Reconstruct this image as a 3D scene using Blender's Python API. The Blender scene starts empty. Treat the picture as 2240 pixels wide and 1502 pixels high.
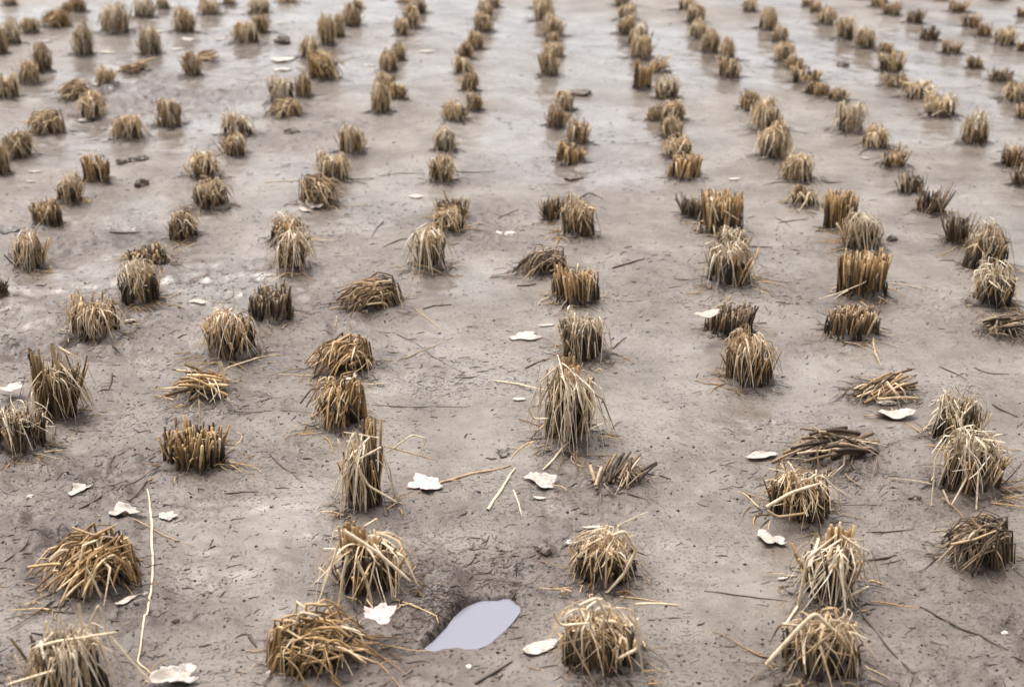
import bpy, math
import numpy as np

# ------------------------------------------------------------------ camera, world, sun, exposure
SC = bpy.context.scene
COL = SC.collection
CAM_H = 0.98
PITCH = math.radians(22.1)
FPX = 50.0 / 36.0 * 2240.0
cam_d = bpy.data.cameras.new("camera")
cam = bpy.data.objects.new("camera", cam_d)
COL.objects.link(cam)
cam.location = (0, 0, CAM_H)
cam.rotation_euler = (math.pi / 2 - PITCH, 0, 0)
cam_d.lens = 50.0
cam_d.sensor_width = 36.0
cam_d.clip_start = 0.05
cam_d.clip_end = 500.0
cam_d.dof.use_dof = True
cam_d.dof.focus_distance = 2.15
cam_d.dof.aperture_fstop = 6.2
SC.camera = cam

SUN_EL, SUN_AZ = math.radians(70), math.radians(-40)      # azimuth from +Y, negative towards -X
W = bpy.data.worlds.new("World")
SC.world = W
W.use_nodes = True
wn, wl = W.node_tree.nodes, W.node_tree.links
bg = wn["Background"]
sky = wn.new("ShaderNodeTexSky")
sky.sky_type = 'NISHITA'
sky.sun_disc = False
sky.sun_elevation = SUN_EL
sky.sun_rotation = SUN_AZ
sky.air_density = 1.0
sky.dust_density = 6.0
sky.ozone_density = 1.0
hs = wn.new("ShaderNodeHueSaturation")
hs.inputs["Saturation"].default_value = 0.28
wl.new(sky.outputs[0], hs.inputs["Color"])
wl.new(hs.outputs[0], bg.inputs["Color"])
bg.inputs["Strength"].default_value = 0.14

sd = bpy.data.lights.new("sun", 'SUN')
sun = bpy.data.objects.new("sun", sd)
COL.objects.link(sun)
sd.energy = 1.3
sd.angle = math.radians(40)
sd.color = (1.0, 0.95, 0.88)
sun.rotation_euler = (math.pi / 2 - SUN_EL, 0, math.pi - SUN_AZ)
SC.view_settings.view_transform = 'Standard'
SC.view_settings.look = 'None'
SC.view_settings.gamma = 1.0
SC.view_settings.exposure = 1.15

# ------------------------------------------------------------------ pixel -> ground
CP, SP = math.cos(PITCH), math.sin(PITCH)


def ground(px, py, z=0.0):
    a = (px - 1120.0) / FPX
    b = -(py - 751.0) / FPX
    dx, dy, dz = a, CP + b * SP, -SP + b * CP
    t = (z - CAM_H) / dz
    return dx * t, dy * t


def depth_of(y, z=0.0):
    return y * CP + (CAM_H - z) * SP


# ------------------------------------------------------------------ noise and terrain
def _hash(ix, iy, seed):
    h = (ix.astype(np.int64) * 374761393 + iy.astype(np.int64) * 668265263 + seed * 974634777) & 0xFFFFFFFF
    h = ((h ^ (h >> 13)) * 1274126177) & 0xFFFFFFFF
    h = h ^ (h >> 16)
    return (h & 0xFFFF) / 65535.0


def vnoise(x, y, seed):
    ix, iy = np.floor(x), np.floor(y)
    fx, fy = x - ix, y - iy
    fx = fx * fx * fx * (fx * (fx * 6 - 15) + 10)
    fy = fy * fy * fy * (fy * (fy * 6 - 15) + 10)
    a, b = _hash(ix, iy, seed), _hash(ix + 1, iy, seed)
    c, d = _hash(ix, iy + 1, seed), _hash(ix + 1, iy + 1, seed)
    return (a + (b - a) * fx) * (1 - fy) + (c + (d - c) * fx) * fy


def sn(x, y, wl, seed):
    """signed value noise of wavelength wl (rotated lattice so that the grid does not show)"""
    c, s = math.cos(seed * 1.3), math.sin(seed * 1.3)
    return vnoise((x * c - y * s) / wl, (x * s + y * c) / wl, seed) * 2 - 1


PUD_PX = [(936, 1406), (960, 1386), (979, 1366), (1000, 1340), (1025, 1316), (1045, 1309), (1067, 1307), (1100, 1305),
          (1128, 1312), (1130, 1328), (1112, 1352), (1091, 1374), (1068, 1394), (1044, 1403), (1018, 1406), (997, 1404), (965, 1408)]
BANK = [ground(*p) for p in ((925, 1385), (948, 1356), (972, 1330), (1000, 1304), (1150, 1300))]
PUD = np.array([ground(*p) for p in PUD_PX])


def sdf_poly(x, y, P):
    d = np.full(x.shape, 1e9)
    inside = np.zeros(x.shape, bool)
    n = len(P)
    for i in range(n):
        ax, ay = P[i]
        bx, by = P[(i + 1) % n]
        ex, ey = bx - ax, by - ay
        wx, wy = x - ax, y - ay
        t = np.clip((wx * ex + wy * ey) / (ex * ex + ey * ey), 0, 1)
        d = np.minimum(d, np.hypot(wx - ex * t, wy - ey * t))
        cond = ((ay <= y) & (by > y)) | ((by <= y) & (ay > y))
        with np.errstate(divide='ignore', invalid='ignore'):
            xi = ax + (y - ay) * ex / (ey if ey != 0 else 1e-12)
        inside ^= cond & (x < xi)
    return np.where(inside, -d, d)


# churned mud: (px, py, radius m, strength)
ROUGH = [(60, 740, .30, 1.1), (330, 212, .34, 1.5), (280, 1000, .20, 1.1), (90, 900, .25, 1.0), (50, 1230, .20, 1.3), (150, 1350, .2, .9),
         (960, 1240, .16, 1.3), (1110, 1215, .14, 1.2), (935, 1345, .07, 1.4), (985, 1325, .05, 1.4), (1000, 1460, .14, .8), (1720, 640, .22, .6), (700, 690, .25, .6),
         (1900, 1060, .2, .8), (2180, 1440, .18, 1.2), (1300, 1100, .15, .6), (500, 900, .2, .5), (260, 560, .3, .7), (420, 640, .25, .6),
         (650, 290, .25, .9), (1260, 390, .25, .6), (1060, 500, .2, .6), (2000, 1200, .2, .4), (340, 410, .2, .6), (560, 120, .5, .5)]
ROUGH_G = [(*ground(a, b), r, s) for a, b, r, s in ROUGH]


def rough_mask(x, y):
    m = np.zeros(np.shape(x))
    for gx, gy, r, s in ROUGH_G:
        ry = r * (1.0 if gy < 2.4 else 1.3)
        m = np.maximum(m, s * np.exp(-((x - gx) / r) ** 2 - ((y - gy) / ry) ** 2))
    m = m + 0.35 * np.clip(-x / 1.2, 0, 1) * np.exp(-np.clip(y - 3, 0, 9))
    return np.clip(m * (0.75 + 0.6 * sn(x, y, .13, 41)), 0, 1.4)


MG_X0, MG_Y0, MG_S = -4.5, 0.6, 0.0125
MG = np.zeros((int(9.6 / MG_S), int(9.0 / MG_S)))      # [iy, ix] mounds under the tufts


def add_mound(cx, cy, r, h):
    k = int(3 * r / MG_S) + 1
    ix, iy = int((cx - MG_X0) / MG_S), int((cy - MG_Y0) / MG_S)
    x0, x1, y0, y1 = max(0, ix - k), min(MG.shape[1], ix + k + 1), max(0, iy - k), min(MG.shape[0], iy + k + 1)
    if x0 >= x1 or y0 >= y1:
        return
    X, Y = np.meshgrid(MG_X0 + np.arange(x0, x1) * MG_S - cx, MG_Y0 + np.arange(y0, y1) * MG_S - cy)
    MG[y0:y1, x0:x1] = np.maximum(MG[y0:y1, x0:x1], h * np.exp(-(X * X + Y * Y) / (r * r)))


def mound(x, y):
    fx = np.clip((x - MG_X0) / MG_S, 0, MG.shape[1] - 1.001)
    fy = np.clip((y - MG_Y0) / MG_S, 0, MG.shape[0] - 1.001)
    ix, iy = fx.astype(int), fy.astype(int)
    tx, ty = fx - ix, fy - iy
    return ((MG[iy, ix] * (1 - tx) + MG[iy, ix + 1] * tx) * (1 - ty) + (MG[iy + 1, ix] * (1 - tx) + MG[iy + 1, ix + 1] * tx) * ty)


# shallow wet places where a film of water stands: (px, py, radius m)
WET_G = [(*ground(a, b), r) for a, b, r in ((420, 300, .42), (560, 385, .30), (240, 480, .22), (640, 20, .6), (1090, 250, .40), (940, 770, .10),
                                            (1000, 640, .14), (560, 620, .16), (1720, 560, .18), (1330, 330, .3), (1600, 150, .5))]


def wet_film(x, y):
    m = np.zeros(np.shape(x))
    for gx, gy, r in WET_G:
        m = np.maximum(m, np.exp(-(((x - gx) / r) ** 2 + ((y - gy) / (r * 1.2)) ** 2) ** 1.5))
    return m


def low_relief(x, y):
    return .0065 * sn(x, y, .62, 3) + .0028 * sn(x, y, .27, 4)


def height(x, y, fine=True):
    x, y = np.asarray(x, float), np.asarray(y, float)
    z = low_relief(x, y)
    m = mound(x, y)
    rm = rough_mask(x, y)
    z = z + m + (.0022 + .004 * rm) * sn(x, y, .12, 5)
    if fine:
        z = z + (.0016 + .0055 * rm) * sn(x, y, .047, 6) + (.0010 + .0055 * rm) * sn(x, y, .024, 7) + (.0003 + .0032 * rm) * sn(x, y, .012, 8)
    d = sdf_poly(x, y, PUD) + .0035 * sn(x, y, .022, 51) + .002 * sn(x, y, .009, 52) + .003
    hole = np.clip(.5 - (d - .002) / .014, 0, 1)
    hole = hole * hole * (3 - 2 * hole)
    base = np.exp(-np.clip(d, 0, 9) ** 2 / .035 ** 2)
    z = z * (1 - .75 * base) + (-.004) * base            # ground evens out round the hole
    for gx, gy in BANK:                                  # soil thrown up on the far side of the hole
        z = z + .0075 * np.exp(-((x - gx) ** 2 + (y - gy) ** 2) / .017 ** 2) * (1 + .5 * sn(x, y, .013, 53))
    return z * (1 - hole) + hole * (-.045)


# ------------------------------------------------------------------ materials
def new_mat(name):
    m = bpy.data.materials.new(name)
    m.use_nodes = True
    return m, m.node_tree.nodes, m.node_tree.links, m.node_tree.nodes["Principled BSDF"]


def ramp(nodes, stops):
    r = nodes.new("ShaderNodeValToRGB")
    e = r.color_ramp.elements
    e[0].position, e[0].color = stops[0][0], (*stops[0][1], 1)
    e[1].position, e[1].color = stops[-1][0], (*stops[-1][1], 1)
    for p, c in stops[1:-1]:
        n = e.new(p)
        n.color = (*c, 1)
    return r


def noise(nodes, links, vec, scale, detail=3, rough=.6):
    n = nodes.new("ShaderNodeTexNoise")
    n.inputs["Scale"].default_value = scale
    n.inputs["Detail"].default_value = detail
    n.inputs["Roughness"].default_value = rough
    if vec is not None:
        links.new(vec, n.inputs["Vector"])
    return n


def math_node(nodes, links, op, a, b=None, c=None):
    n = nodes.new("ShaderNodeMath")
    n.operation = op
    for i, v in enumerate((a, b, c)):
        if v is None:
            continue
        if isinstance(v, (int, float)):
            n.inputs[i].default_value = v
        else:
            links.new(v, n.inputs[i])
    return n.outputs[0]


def mix_col(nodes, links, fac, a, b, mode='MIX'):
    n = nodes.new("ShaderNodeMix")
    n.data_type = 'RGBA'
    n.blend_type = mode
    for sock, v in ((n.inputs[0], fac), (n.inputs[6], a), (n.inputs[7], b)):
        if isinstance(v, (int, float)):
            sock.default_value = v
        elif isinstance(v, tuple):
            sock.default_value = (*v, 1)
        else:
            links.new(v, sock)
    return n.outputs[2]


def straw_mat(name, stops, rough=.6, trans=0.0, mottle=.55):
    m, n, l, p = new_mat(name)
    geo = n.new("ShaderNodeNewGeometry")
    r = ramp(n, stops)
    l.new(geo.outputs["Random Per Island"], r.inputs[0])
    tc = n.new("ShaderNodeTexCoord")
    ns = noise(n, l, tc.outputs["Object"], 160, 4, .7)
    r2 = ramp(n, [(.34, (.30, .24, .18)), (.60, (1, 1, 1))])
    l.new(ns.outputs[0], r2.inputs[0])
    c = mix_col(n, l, mottle, r.outputs[0], r2.outputs[0], 'MULTIPLY')
    l.new(c, p.inputs["Base Color"])
    p.inputs["Roughness"].default_value = rough
    p.inputs["Specular IOR Level"].default_value = .35
    bp = n.new("ShaderNodeBump")
    bp.inputs["Strength"].default_value = .4
    bp.inputs["Distance"].default_value = .001
    ns2 = noise(n, l, tc.outputs["Object"], 420, 2, .6)
    l.new(ns2.outputs[0], bp.inputs["Height"])
    l.new(bp.outputs[0], p.inputs["Normal"])
    if trans > 0:
        tr = n.new("ShaderNodeBsdfTranslucent")
        l.new(c, tr.inputs["Color"])
        mx = n.new("ShaderNodeMixShader")
        mx.inputs[0].default_value = trans
        l.new(p.outputs[0], mx.inputs[1])
        l.new(tr.outputs[0], mx.inputs[2])
        l.new(mx.outputs[0], n["Material Output"].inputs[0])
    return m


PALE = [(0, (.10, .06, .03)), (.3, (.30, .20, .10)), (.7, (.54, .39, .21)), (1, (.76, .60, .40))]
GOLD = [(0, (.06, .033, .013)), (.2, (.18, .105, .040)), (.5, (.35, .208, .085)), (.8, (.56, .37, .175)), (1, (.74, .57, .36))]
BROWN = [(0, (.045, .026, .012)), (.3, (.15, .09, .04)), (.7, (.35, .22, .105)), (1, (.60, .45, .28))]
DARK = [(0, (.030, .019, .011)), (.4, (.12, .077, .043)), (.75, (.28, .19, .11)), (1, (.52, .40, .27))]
ROT_SHADE = [(0, (.010, .007, .004)), (.45, (.030, .020, .011)), (.8, (.075, .048, .024)), (1, (.17, .11, .055))]  # rot colours, kept near black as painted shade inside the tufts
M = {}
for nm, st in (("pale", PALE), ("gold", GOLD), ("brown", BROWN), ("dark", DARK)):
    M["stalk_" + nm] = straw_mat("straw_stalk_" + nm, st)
M["blade_pale"] = straw_mat("dry_blade_pale", [(0, (.28, .19, .11)), (.3, (.58, .45, .29)), (1, (.86, .76, .61))], trans=.12)
M["blade_gold"] = straw_mat("dry_blade_gold", [(0, (.16, .09, .035)), (.22, (.44, .275, .12)), (.55, (.74, .56, .35)), (1, (.90, .79, .62))], trans=.12)
M["blade_brown"] = straw_mat("dry_blade_brown", [(0, (.10, .06, .028)), (.4, (.42, .29, .155)), (1, (.80, .66, .47))], trans=.1)
M["blade_dark"] = straw_mat("dry_blade_dark", [(0, (.09, .058, .034)), (.45, (.32, .225, .14)), (1, (.70, .56, .40))], trans=.08)
M["rot_shade"] = straw_mat("rotten_shade_stub", ROT_SHADE, .55)
M["scrap"] = straw_mat("rotten_scrap", [(0, (.014, .010, .008)), (.55, (.045, .032, .025)), (.9, (.11, .08, .06)), (1, (.26, .20, .15))], .5)
M["straw_light"] = straw_mat("loose_straw_light", [(0, (.62, .48, .31)), (1, (.74, .61, .44))])
M["straw_tan"] = straw_mat("loose_straw_tan", [(0, (.40, .27, .15)), (1, (.50, .36, .21))])
M["straw_black"] = straw_mat("loose_straw_black", [(0, (.045, .033, .026)), (1, (.07, .05, .038))], .5)


def leaf_mat(name, c1, c2, c3):
    m, n, l, p = new_mat(name)
    tc = n.new("ShaderNodeTexCoord")
    ns = noise(n, l, tc.outputs["Object"], 45, 5, .65)
    r = ramp(n, [(.28, c3), (.46, c2), (.66, c1)])
    l.new(ns.outputs[0], r.inputs[0])
    dirt = noise(n, l, tc.outputs["Object"], 70, 6, .75)      # dried mud stuck to the leaf
    rd = ramp(n, [(.52, (0, 0, 0)), (.60, (1, 1, 1))])
    l.new(dirt.outputs[0], rd.inputs[0])
    l.new(mix_col(n, l, math_node(n, l, 'MULTIPLY', rd.outputs[0], .7), r.outputs[0], (.15, .12, .10)), p.inputs["Base Color"])
    p.inputs["Roughness"].default_value = .55
    bp = n.new("ShaderNodeBump")
    bp.inputs["Strength"].default_value = .5
    bp.inputs["Distance"].default_value = .0015
    ns2 = noise(n, l, tc.outputs["Object"], 190, 3, .6)
    l.new(ns2.outputs[0], bp.inputs["Height"])
    l.new(bp.outputs[0], p.inputs["Normal"])
    return m


M["leaf_white"] = leaf_mat("fallen_leaf_white", (.46, .42, .375), (.39, .34, .29), (.21, .16, .12))
M["leaf_pink"] = leaf_mat("fallen_leaf_pink", (.60, .52, .49), (.52, .39, .36), (.34, .12, .09))
M["leaf_grey"] = leaf_mat("fallen_leaf_grey", (.48, .42, .37), (.36, .30, .25), (.20, .15, .11))
M["leaf_dark"] = leaf_mat("fallen_leaf_dark", (.10, .085, .075), (.06, .05, .042), (.025, .02, .017))


def mud_material():
    m, n, l, p = new_mat("wet_mud")
    tc = n.new("ShaderNodeTexCoord")
    obj = tc.outputs["Object"]
    wet = n.new("ShaderNodeAttribute")
    wet.attribute_name = "wet"
    rg = n.new("ShaderNodeAttribute")
    rg.attribute_name = "churn"
    big = noise(n, l, obj, 5.5, 4, .55)
    mid = noise(n, l, obj, 26, 5, .6)
    fine = noise(n, l, obj, 210, 4, .7)
    c = ramp(n, [(.32, (.100, .077, .058)), (.50, (.160, .131, .105)), (.70, (.208, .178, .149))])
    l.new(big.outputs[0], c.inputs[0])
    c2 = ramp(n, [(.32, (.62, .57, .53)), (.5, (1, 1, 1)), (.75, (1.0, .99, .97))])
    l.new(mid.outputs[0], c2.inputs[0])
    col = mix_col(n, l, .55, c.outputs[0], c2.outputs[0], 'MULTIPLY')
    c3 = ramp(n, [(.34, (.55, .50, .46)), (.52, (1, 1, 1))])
    l.new(fine.outputs[0], c3.inputs[0])
    col = mix_col(n, l, .35, col, c3.outputs[0], 'MULTIPLY')
    # churned wet soil is a darker, redder brown
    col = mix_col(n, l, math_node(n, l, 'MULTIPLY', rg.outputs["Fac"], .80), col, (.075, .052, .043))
    # specks of rotted straw trodden into the mud
    mp = n.new("ShaderNodeMapping")
    mp.inputs["Scale"].default_value = (.75, 1.3, 1)
    mp.inputs["Rotation"].default_value = (0, 0, .5)
    wob = n.new("ShaderNodeVectorMath")
    wob.operation = 'MULTIPLY_ADD'
    l.new(mid.outputs[1], wob.inputs[0])
    wob.inputs[1].default_value = (.03, .03, 0)
    l.new(obj, wob.inputs[2])
    l.new(wob.outputs[0], mp.inputs[0])
    grain = noise(n, l, mp.outputs[0], 230, 2, .55)
    # streaks of silt and chaff drawn out across the rows
    mp2 = n.new("ShaderNodeMapping")
    mp2.inputs["Rotation"].default_value = (0, 0, -.5)
    mp2.inputs["Scale"].default_value = (14, 70, 1)
    l.new(wob.outputs[0], mp2.inputs[0])
    stk = noise(n, l, mp2.outputs[0], 1.0, 5, .7)
    rs = ramp(n, [(.50, (0, 0, 0)), (.70, (1, 1, 1))])
    l.new(stk.outputs[0], rs.inputs[0])
    col = mix_col(n, l, math_node(n, l, 'MULTIPLY', rs.outputs[0], .60), col, (.080, .059, .047))
    patch = noise(n, l, obj, 4.2, 4, .65)
    thr = math_node(n, l, 'MULTIPLY_ADD', patch.outputs[0], -.50, .85)
    spk = math_node(n, l, 'MULTIPLY', math_node(n, l, 'SUBTRACT', grain.outputs[0], thr), 22.0)
    ck = n.new("ShaderNodeClamp")
    l.new(spk, ck.inputs[0])
    spk = ck.outputs[0]
    col = mix_col(n, l, math_node(n, l, 'MULTIPLY', spk, .85), col, (.045, .033, .026))
    l.new(col, p.inputs["Base Color"])
    # gloss: a film of water lies in the low smooth parts
    gl = math_node(n, l, 'ADD', wet.outputs["Fac"], math_node(n, l, 'MULTIPLY', math_node(n, l, 'SUBTRACT', big.outputs[0], .5), .9))
    gl = math_node(n, l, 'SUBTRACT', gl, math_node(n, l, 'MULTIPLY', rg.outputs["Fac"], .75))
    gl = math_node(n, l, 'SUBTRACT', gl, math_node(n, l, 'MULTIPLY', spk, .8))
    clampn = n.new("ShaderNodeClamp")
    l.new(gl, clampn.inputs[0])
    gl = clampn.outputs[0]
    rough = math_node(n, l, 'MULTIPLY_ADD', gl, -.34, .52)
    l.new(rough, p.inputs["Roughness"])
    p.inputs["Specular IOR Level"].default_value = .5
    l.new(math_node(n, l, 'MULTIPLY_ADD', gl, .60, .12), p.inputs["Coat Weight"])
    l.new(math_node(n, l, 'MULTIPLY_ADD', gl, -.09, .24), p.inputs["Coat Roughness"])
    p.inputs["Coat IOR"].default_value = 1.45
    # relief
    h = math_node(n, l, 'ADD', math_node(n, l, 'MULTIPLY', fine.outputs[0], .35), math_node(n, l, 'MULTIPLY', mid.outputs[0], 1.0))
    h = math_node(n, l, 'ADD', h, math_node(n, l, 'MULTIPLY', spk, .25))
    bp = n.new("ShaderNodeBump")
    bp.inputs["Distance"].default_value = .010
    st = math_node(n, l, 'MULTIPLY_ADD', gl, -.40, .60)
    l.new(st, bp.inputs["Strength"])
    l.new(h, bp.inputs["Height"])
    l.new(bp.outputs[0], p.inputs["Normal"])
    bp2 = n.new("ShaderNodeBump")
    bp2.inputs["Distance"].default_value = .004
    bp2.inputs["Strength"].default_value = .18
    l.new(mid.outputs[0], bp2.inputs["Height"])
    l.new(bp2.outputs[0], p.inputs["Coat Normal"])
    return m


def plain(name, c1, c2, rough, scale):
    m, n, l, p = new_mat(name)
    tc = n.new("ShaderNodeTexCoord")
    ns = noise(n, l, tc.outputs["Object"], scale, 5, .65)
    r = ramp(n, [(.35, c1), (.65, c2)])
    l.new(ns.outputs[0], r.inputs[0])
    l.new(r.outputs[0], p.inputs["Base Color"])
    p.inputs["Roughness"].default_value = rough
    bp = n.new("ShaderNodeBump")
    bp.inputs["Strength"].default_value = .6
    bp.inputs["Distance"].default_value = .003
    l.new(ns.outputs[0], bp.inputs["Height"])
    l.new(bp.outputs[0], p.inputs["Normal"])
    return m


M["core"] = plain("muddy_shade_heart", (.022, .015, .010), (.105, .075, .055), .55, 95)
M["mud"] = mud_material()


def water_material():
    m, n, l, p = new_mat("murky_sky_tint_water")
    p.inputs["Base Color"].default_value = (.185, .185, .215, 1)  # murky grey plus the lavender of the sky reflection, put into the colour
    p.inputs["Roughness"].default_value = .03
    p.inputs["IOR"].default_value = 1.33
    return m


M["water"] = water_material()


# ------------------------------------------------------------------ mesh helpers
def build(name, V, quads, mat, parent=None, ngons=None, smooth=True):
    me = bpy.data.meshes.new(name)
    V = np.asarray(V, np.float32).reshape(-1, 3)
    quads = np.asarray(quads, np.int32).reshape(-1, 4)
    loops = quads.ravel()
    starts = np.arange(len(quads), dtype=np.int32) * 4
    if ngons is not None and len(ngons):
        ngons = np.asarray(ngons, np.int32)
        k = ngons.shape[1]
        starts = np.concatenate([starts, len(loops) + np.arange(len(ngons), dtype=np.int32) * k])
        loops = np.concatenate([loops, ngons.ravel()])
    me.vertices.add(len(V))
    me.vertices.foreach_set("co", V.ravel())
    me.loops.add(len(loops))
    me.loops.foreach_set("vertex_index", loops)
    me.polygons.add(len(starts))
    me.polygons.foreach_set("loop_start", starts.astype(np.int32))
    me.update(calc_edges=True)
    me.validate()
    me.polygons.foreach_set("use_smooth", np.full(len(me.polygons), bool(smooth)))
    me.materials.append(mat)
    o = bpy.data.objects.new(name, me)
    COL.objects.link(o)
    if parent is not None:
        o.parent = parent
    return o


def tag(o, label=None, cat=None, group=None, kind=None):
    if label:
        o["label"] = label
    if cat:
        o["category"] = cat
    if group:
        o["group"] = group
    if kind:
        o["kind"] = kind
    return o


class Strands:
    """collects straws (tubes) and blades (folded ribbons) into one mesh"""

    def __init__(self):
        self.V, self.Q, self.N, self.n = [], [], [], 0

    def _frame(self, P, ref):
        T = np.gradient(P, axis=1)
        T /= np.linalg.norm(T, axis=2, keepdims=True) + 1e-12
        U = np.cross(T, ref[:, None, :])
        U /= np.linalg.norm(U, axis=2, keepdims=True) + 1e-9
        return T, U, np.cross(U, T)

    def tubes(self, P, R, rng, m=5):
        """P (n,k,3), R (n,k)"""
        n, k, _ = P.shape
        if n == 0:
            return
        ref = rng.normal(size=(n, 3)) * .35 + np.array([[.9, .35, 0]])
        T, U, B = self._frame(P, ref)
        a = np.arange(m) / m * 2 * np.pi
        ring = U[:, :, None, :] * np.cos(a)[None, None, :, None] + B[:, :, None, :] * np.sin(a)[None, None, :, None]
        V = P[:, :, None, :] + ring * R[:, :, None, None]
        self._grid(V, n, k, m, True)
        base = self.n - n * k * m
        idx = base + (np.arange(n) * k * m)[:, None] + (k - 1) * m + np.arange(m)[None, :]
        if m == 5:
            self.N.append(idx)

    def ribbons(self, P, Wd, rng, fold=.4):
        n, k, _ = P.shape
        if n == 0:
            return
        ref = rng.normal(size=(n, 3)) * .45 + np.array([[0, 0, 1.0]])
        T, U, B = self._frame(P, ref)
        off = np.stack([-U, B * fold, U], axis=2)
        V = P[:, :, None, :] + off * Wd[:, :, None, None]
        self._grid(V, n, k, 3, False)

    def _grid(self, V, n, k, m, closed):
        base = self.n
        self.V.append(V.reshape(-1, 3))
        self.n += n * k * m
        i = np.arange(n)[:, None, None] * (k * m)
        j = np.arange(k - 1)[None, :, None] * m
        mm = m if closed else m - 1
        q = np.arange(mm)[None, None, :]
        q2 = (q + 1) % m
        f = np.stack([i + j + q, i + j + q2, i + j + m + q2, i + j + m + q], axis=-1)
        self.Q.append(base + f.reshape(-1, 4))

    def build(self, name, mat, parent=None):
        if not self.V:
            return None
        return build(name, np.concatenate(self.V), np.concatenate(self.Q), mat, parent, np.concatenate(self.N) if self.N else None)


def bez(p0, p1, p2, p3, k, kink=None):
    t = np.linspace(0, 1, k)[None, :, None]
    p0, p1, p2, p3 = (p[:, None, :] for p in (p0, p1, p2, p3))
    C = (1 - t) ** 3 * p0 + 3 * (1 - t) ** 2 * t * p1 + 3 * (1 - t) * t * t * p2 + t ** 3 * p3
    if kink is not None:          # dry straws fold sharply instead of curving
        s = t * 3
        L = np.where(s < 1, p0 + (p1 - p0) * s, np.where(s < 2, p1 + (p2 - p1) * (s - 1), p2 + (p3 - p2) * (s - 2)))
        C = C + (L - C) * kink[:, None, None]
    return C


def v3(x, y, z):
    return np.stack(np.broadcast_arrays(x, y, z), axis=-1).astype(float)


def settle(P, cx, cy, zc, keep=.0015):
    """strand points in a tuft's own frame: follow the ground near it, never sink below it"""
    g = height(P[..., 0] + cx, P[..., 1] + cy, fine=False) - zc
    fol = np.clip(1 - P[..., 2] / .05, 0, 1)
    P[..., 2] = np.maximum(P[..., 2] + np.minimum(g, .01) * fol, np.where(P[..., 2] < -.002, -9, g + keep))
    return P


# ------------------------------------------------------------------ stubble tufts
STALK_MAT = {"pale": "gold", "gold": "gold", "brown": "brown", "dark": "dark"}


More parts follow.
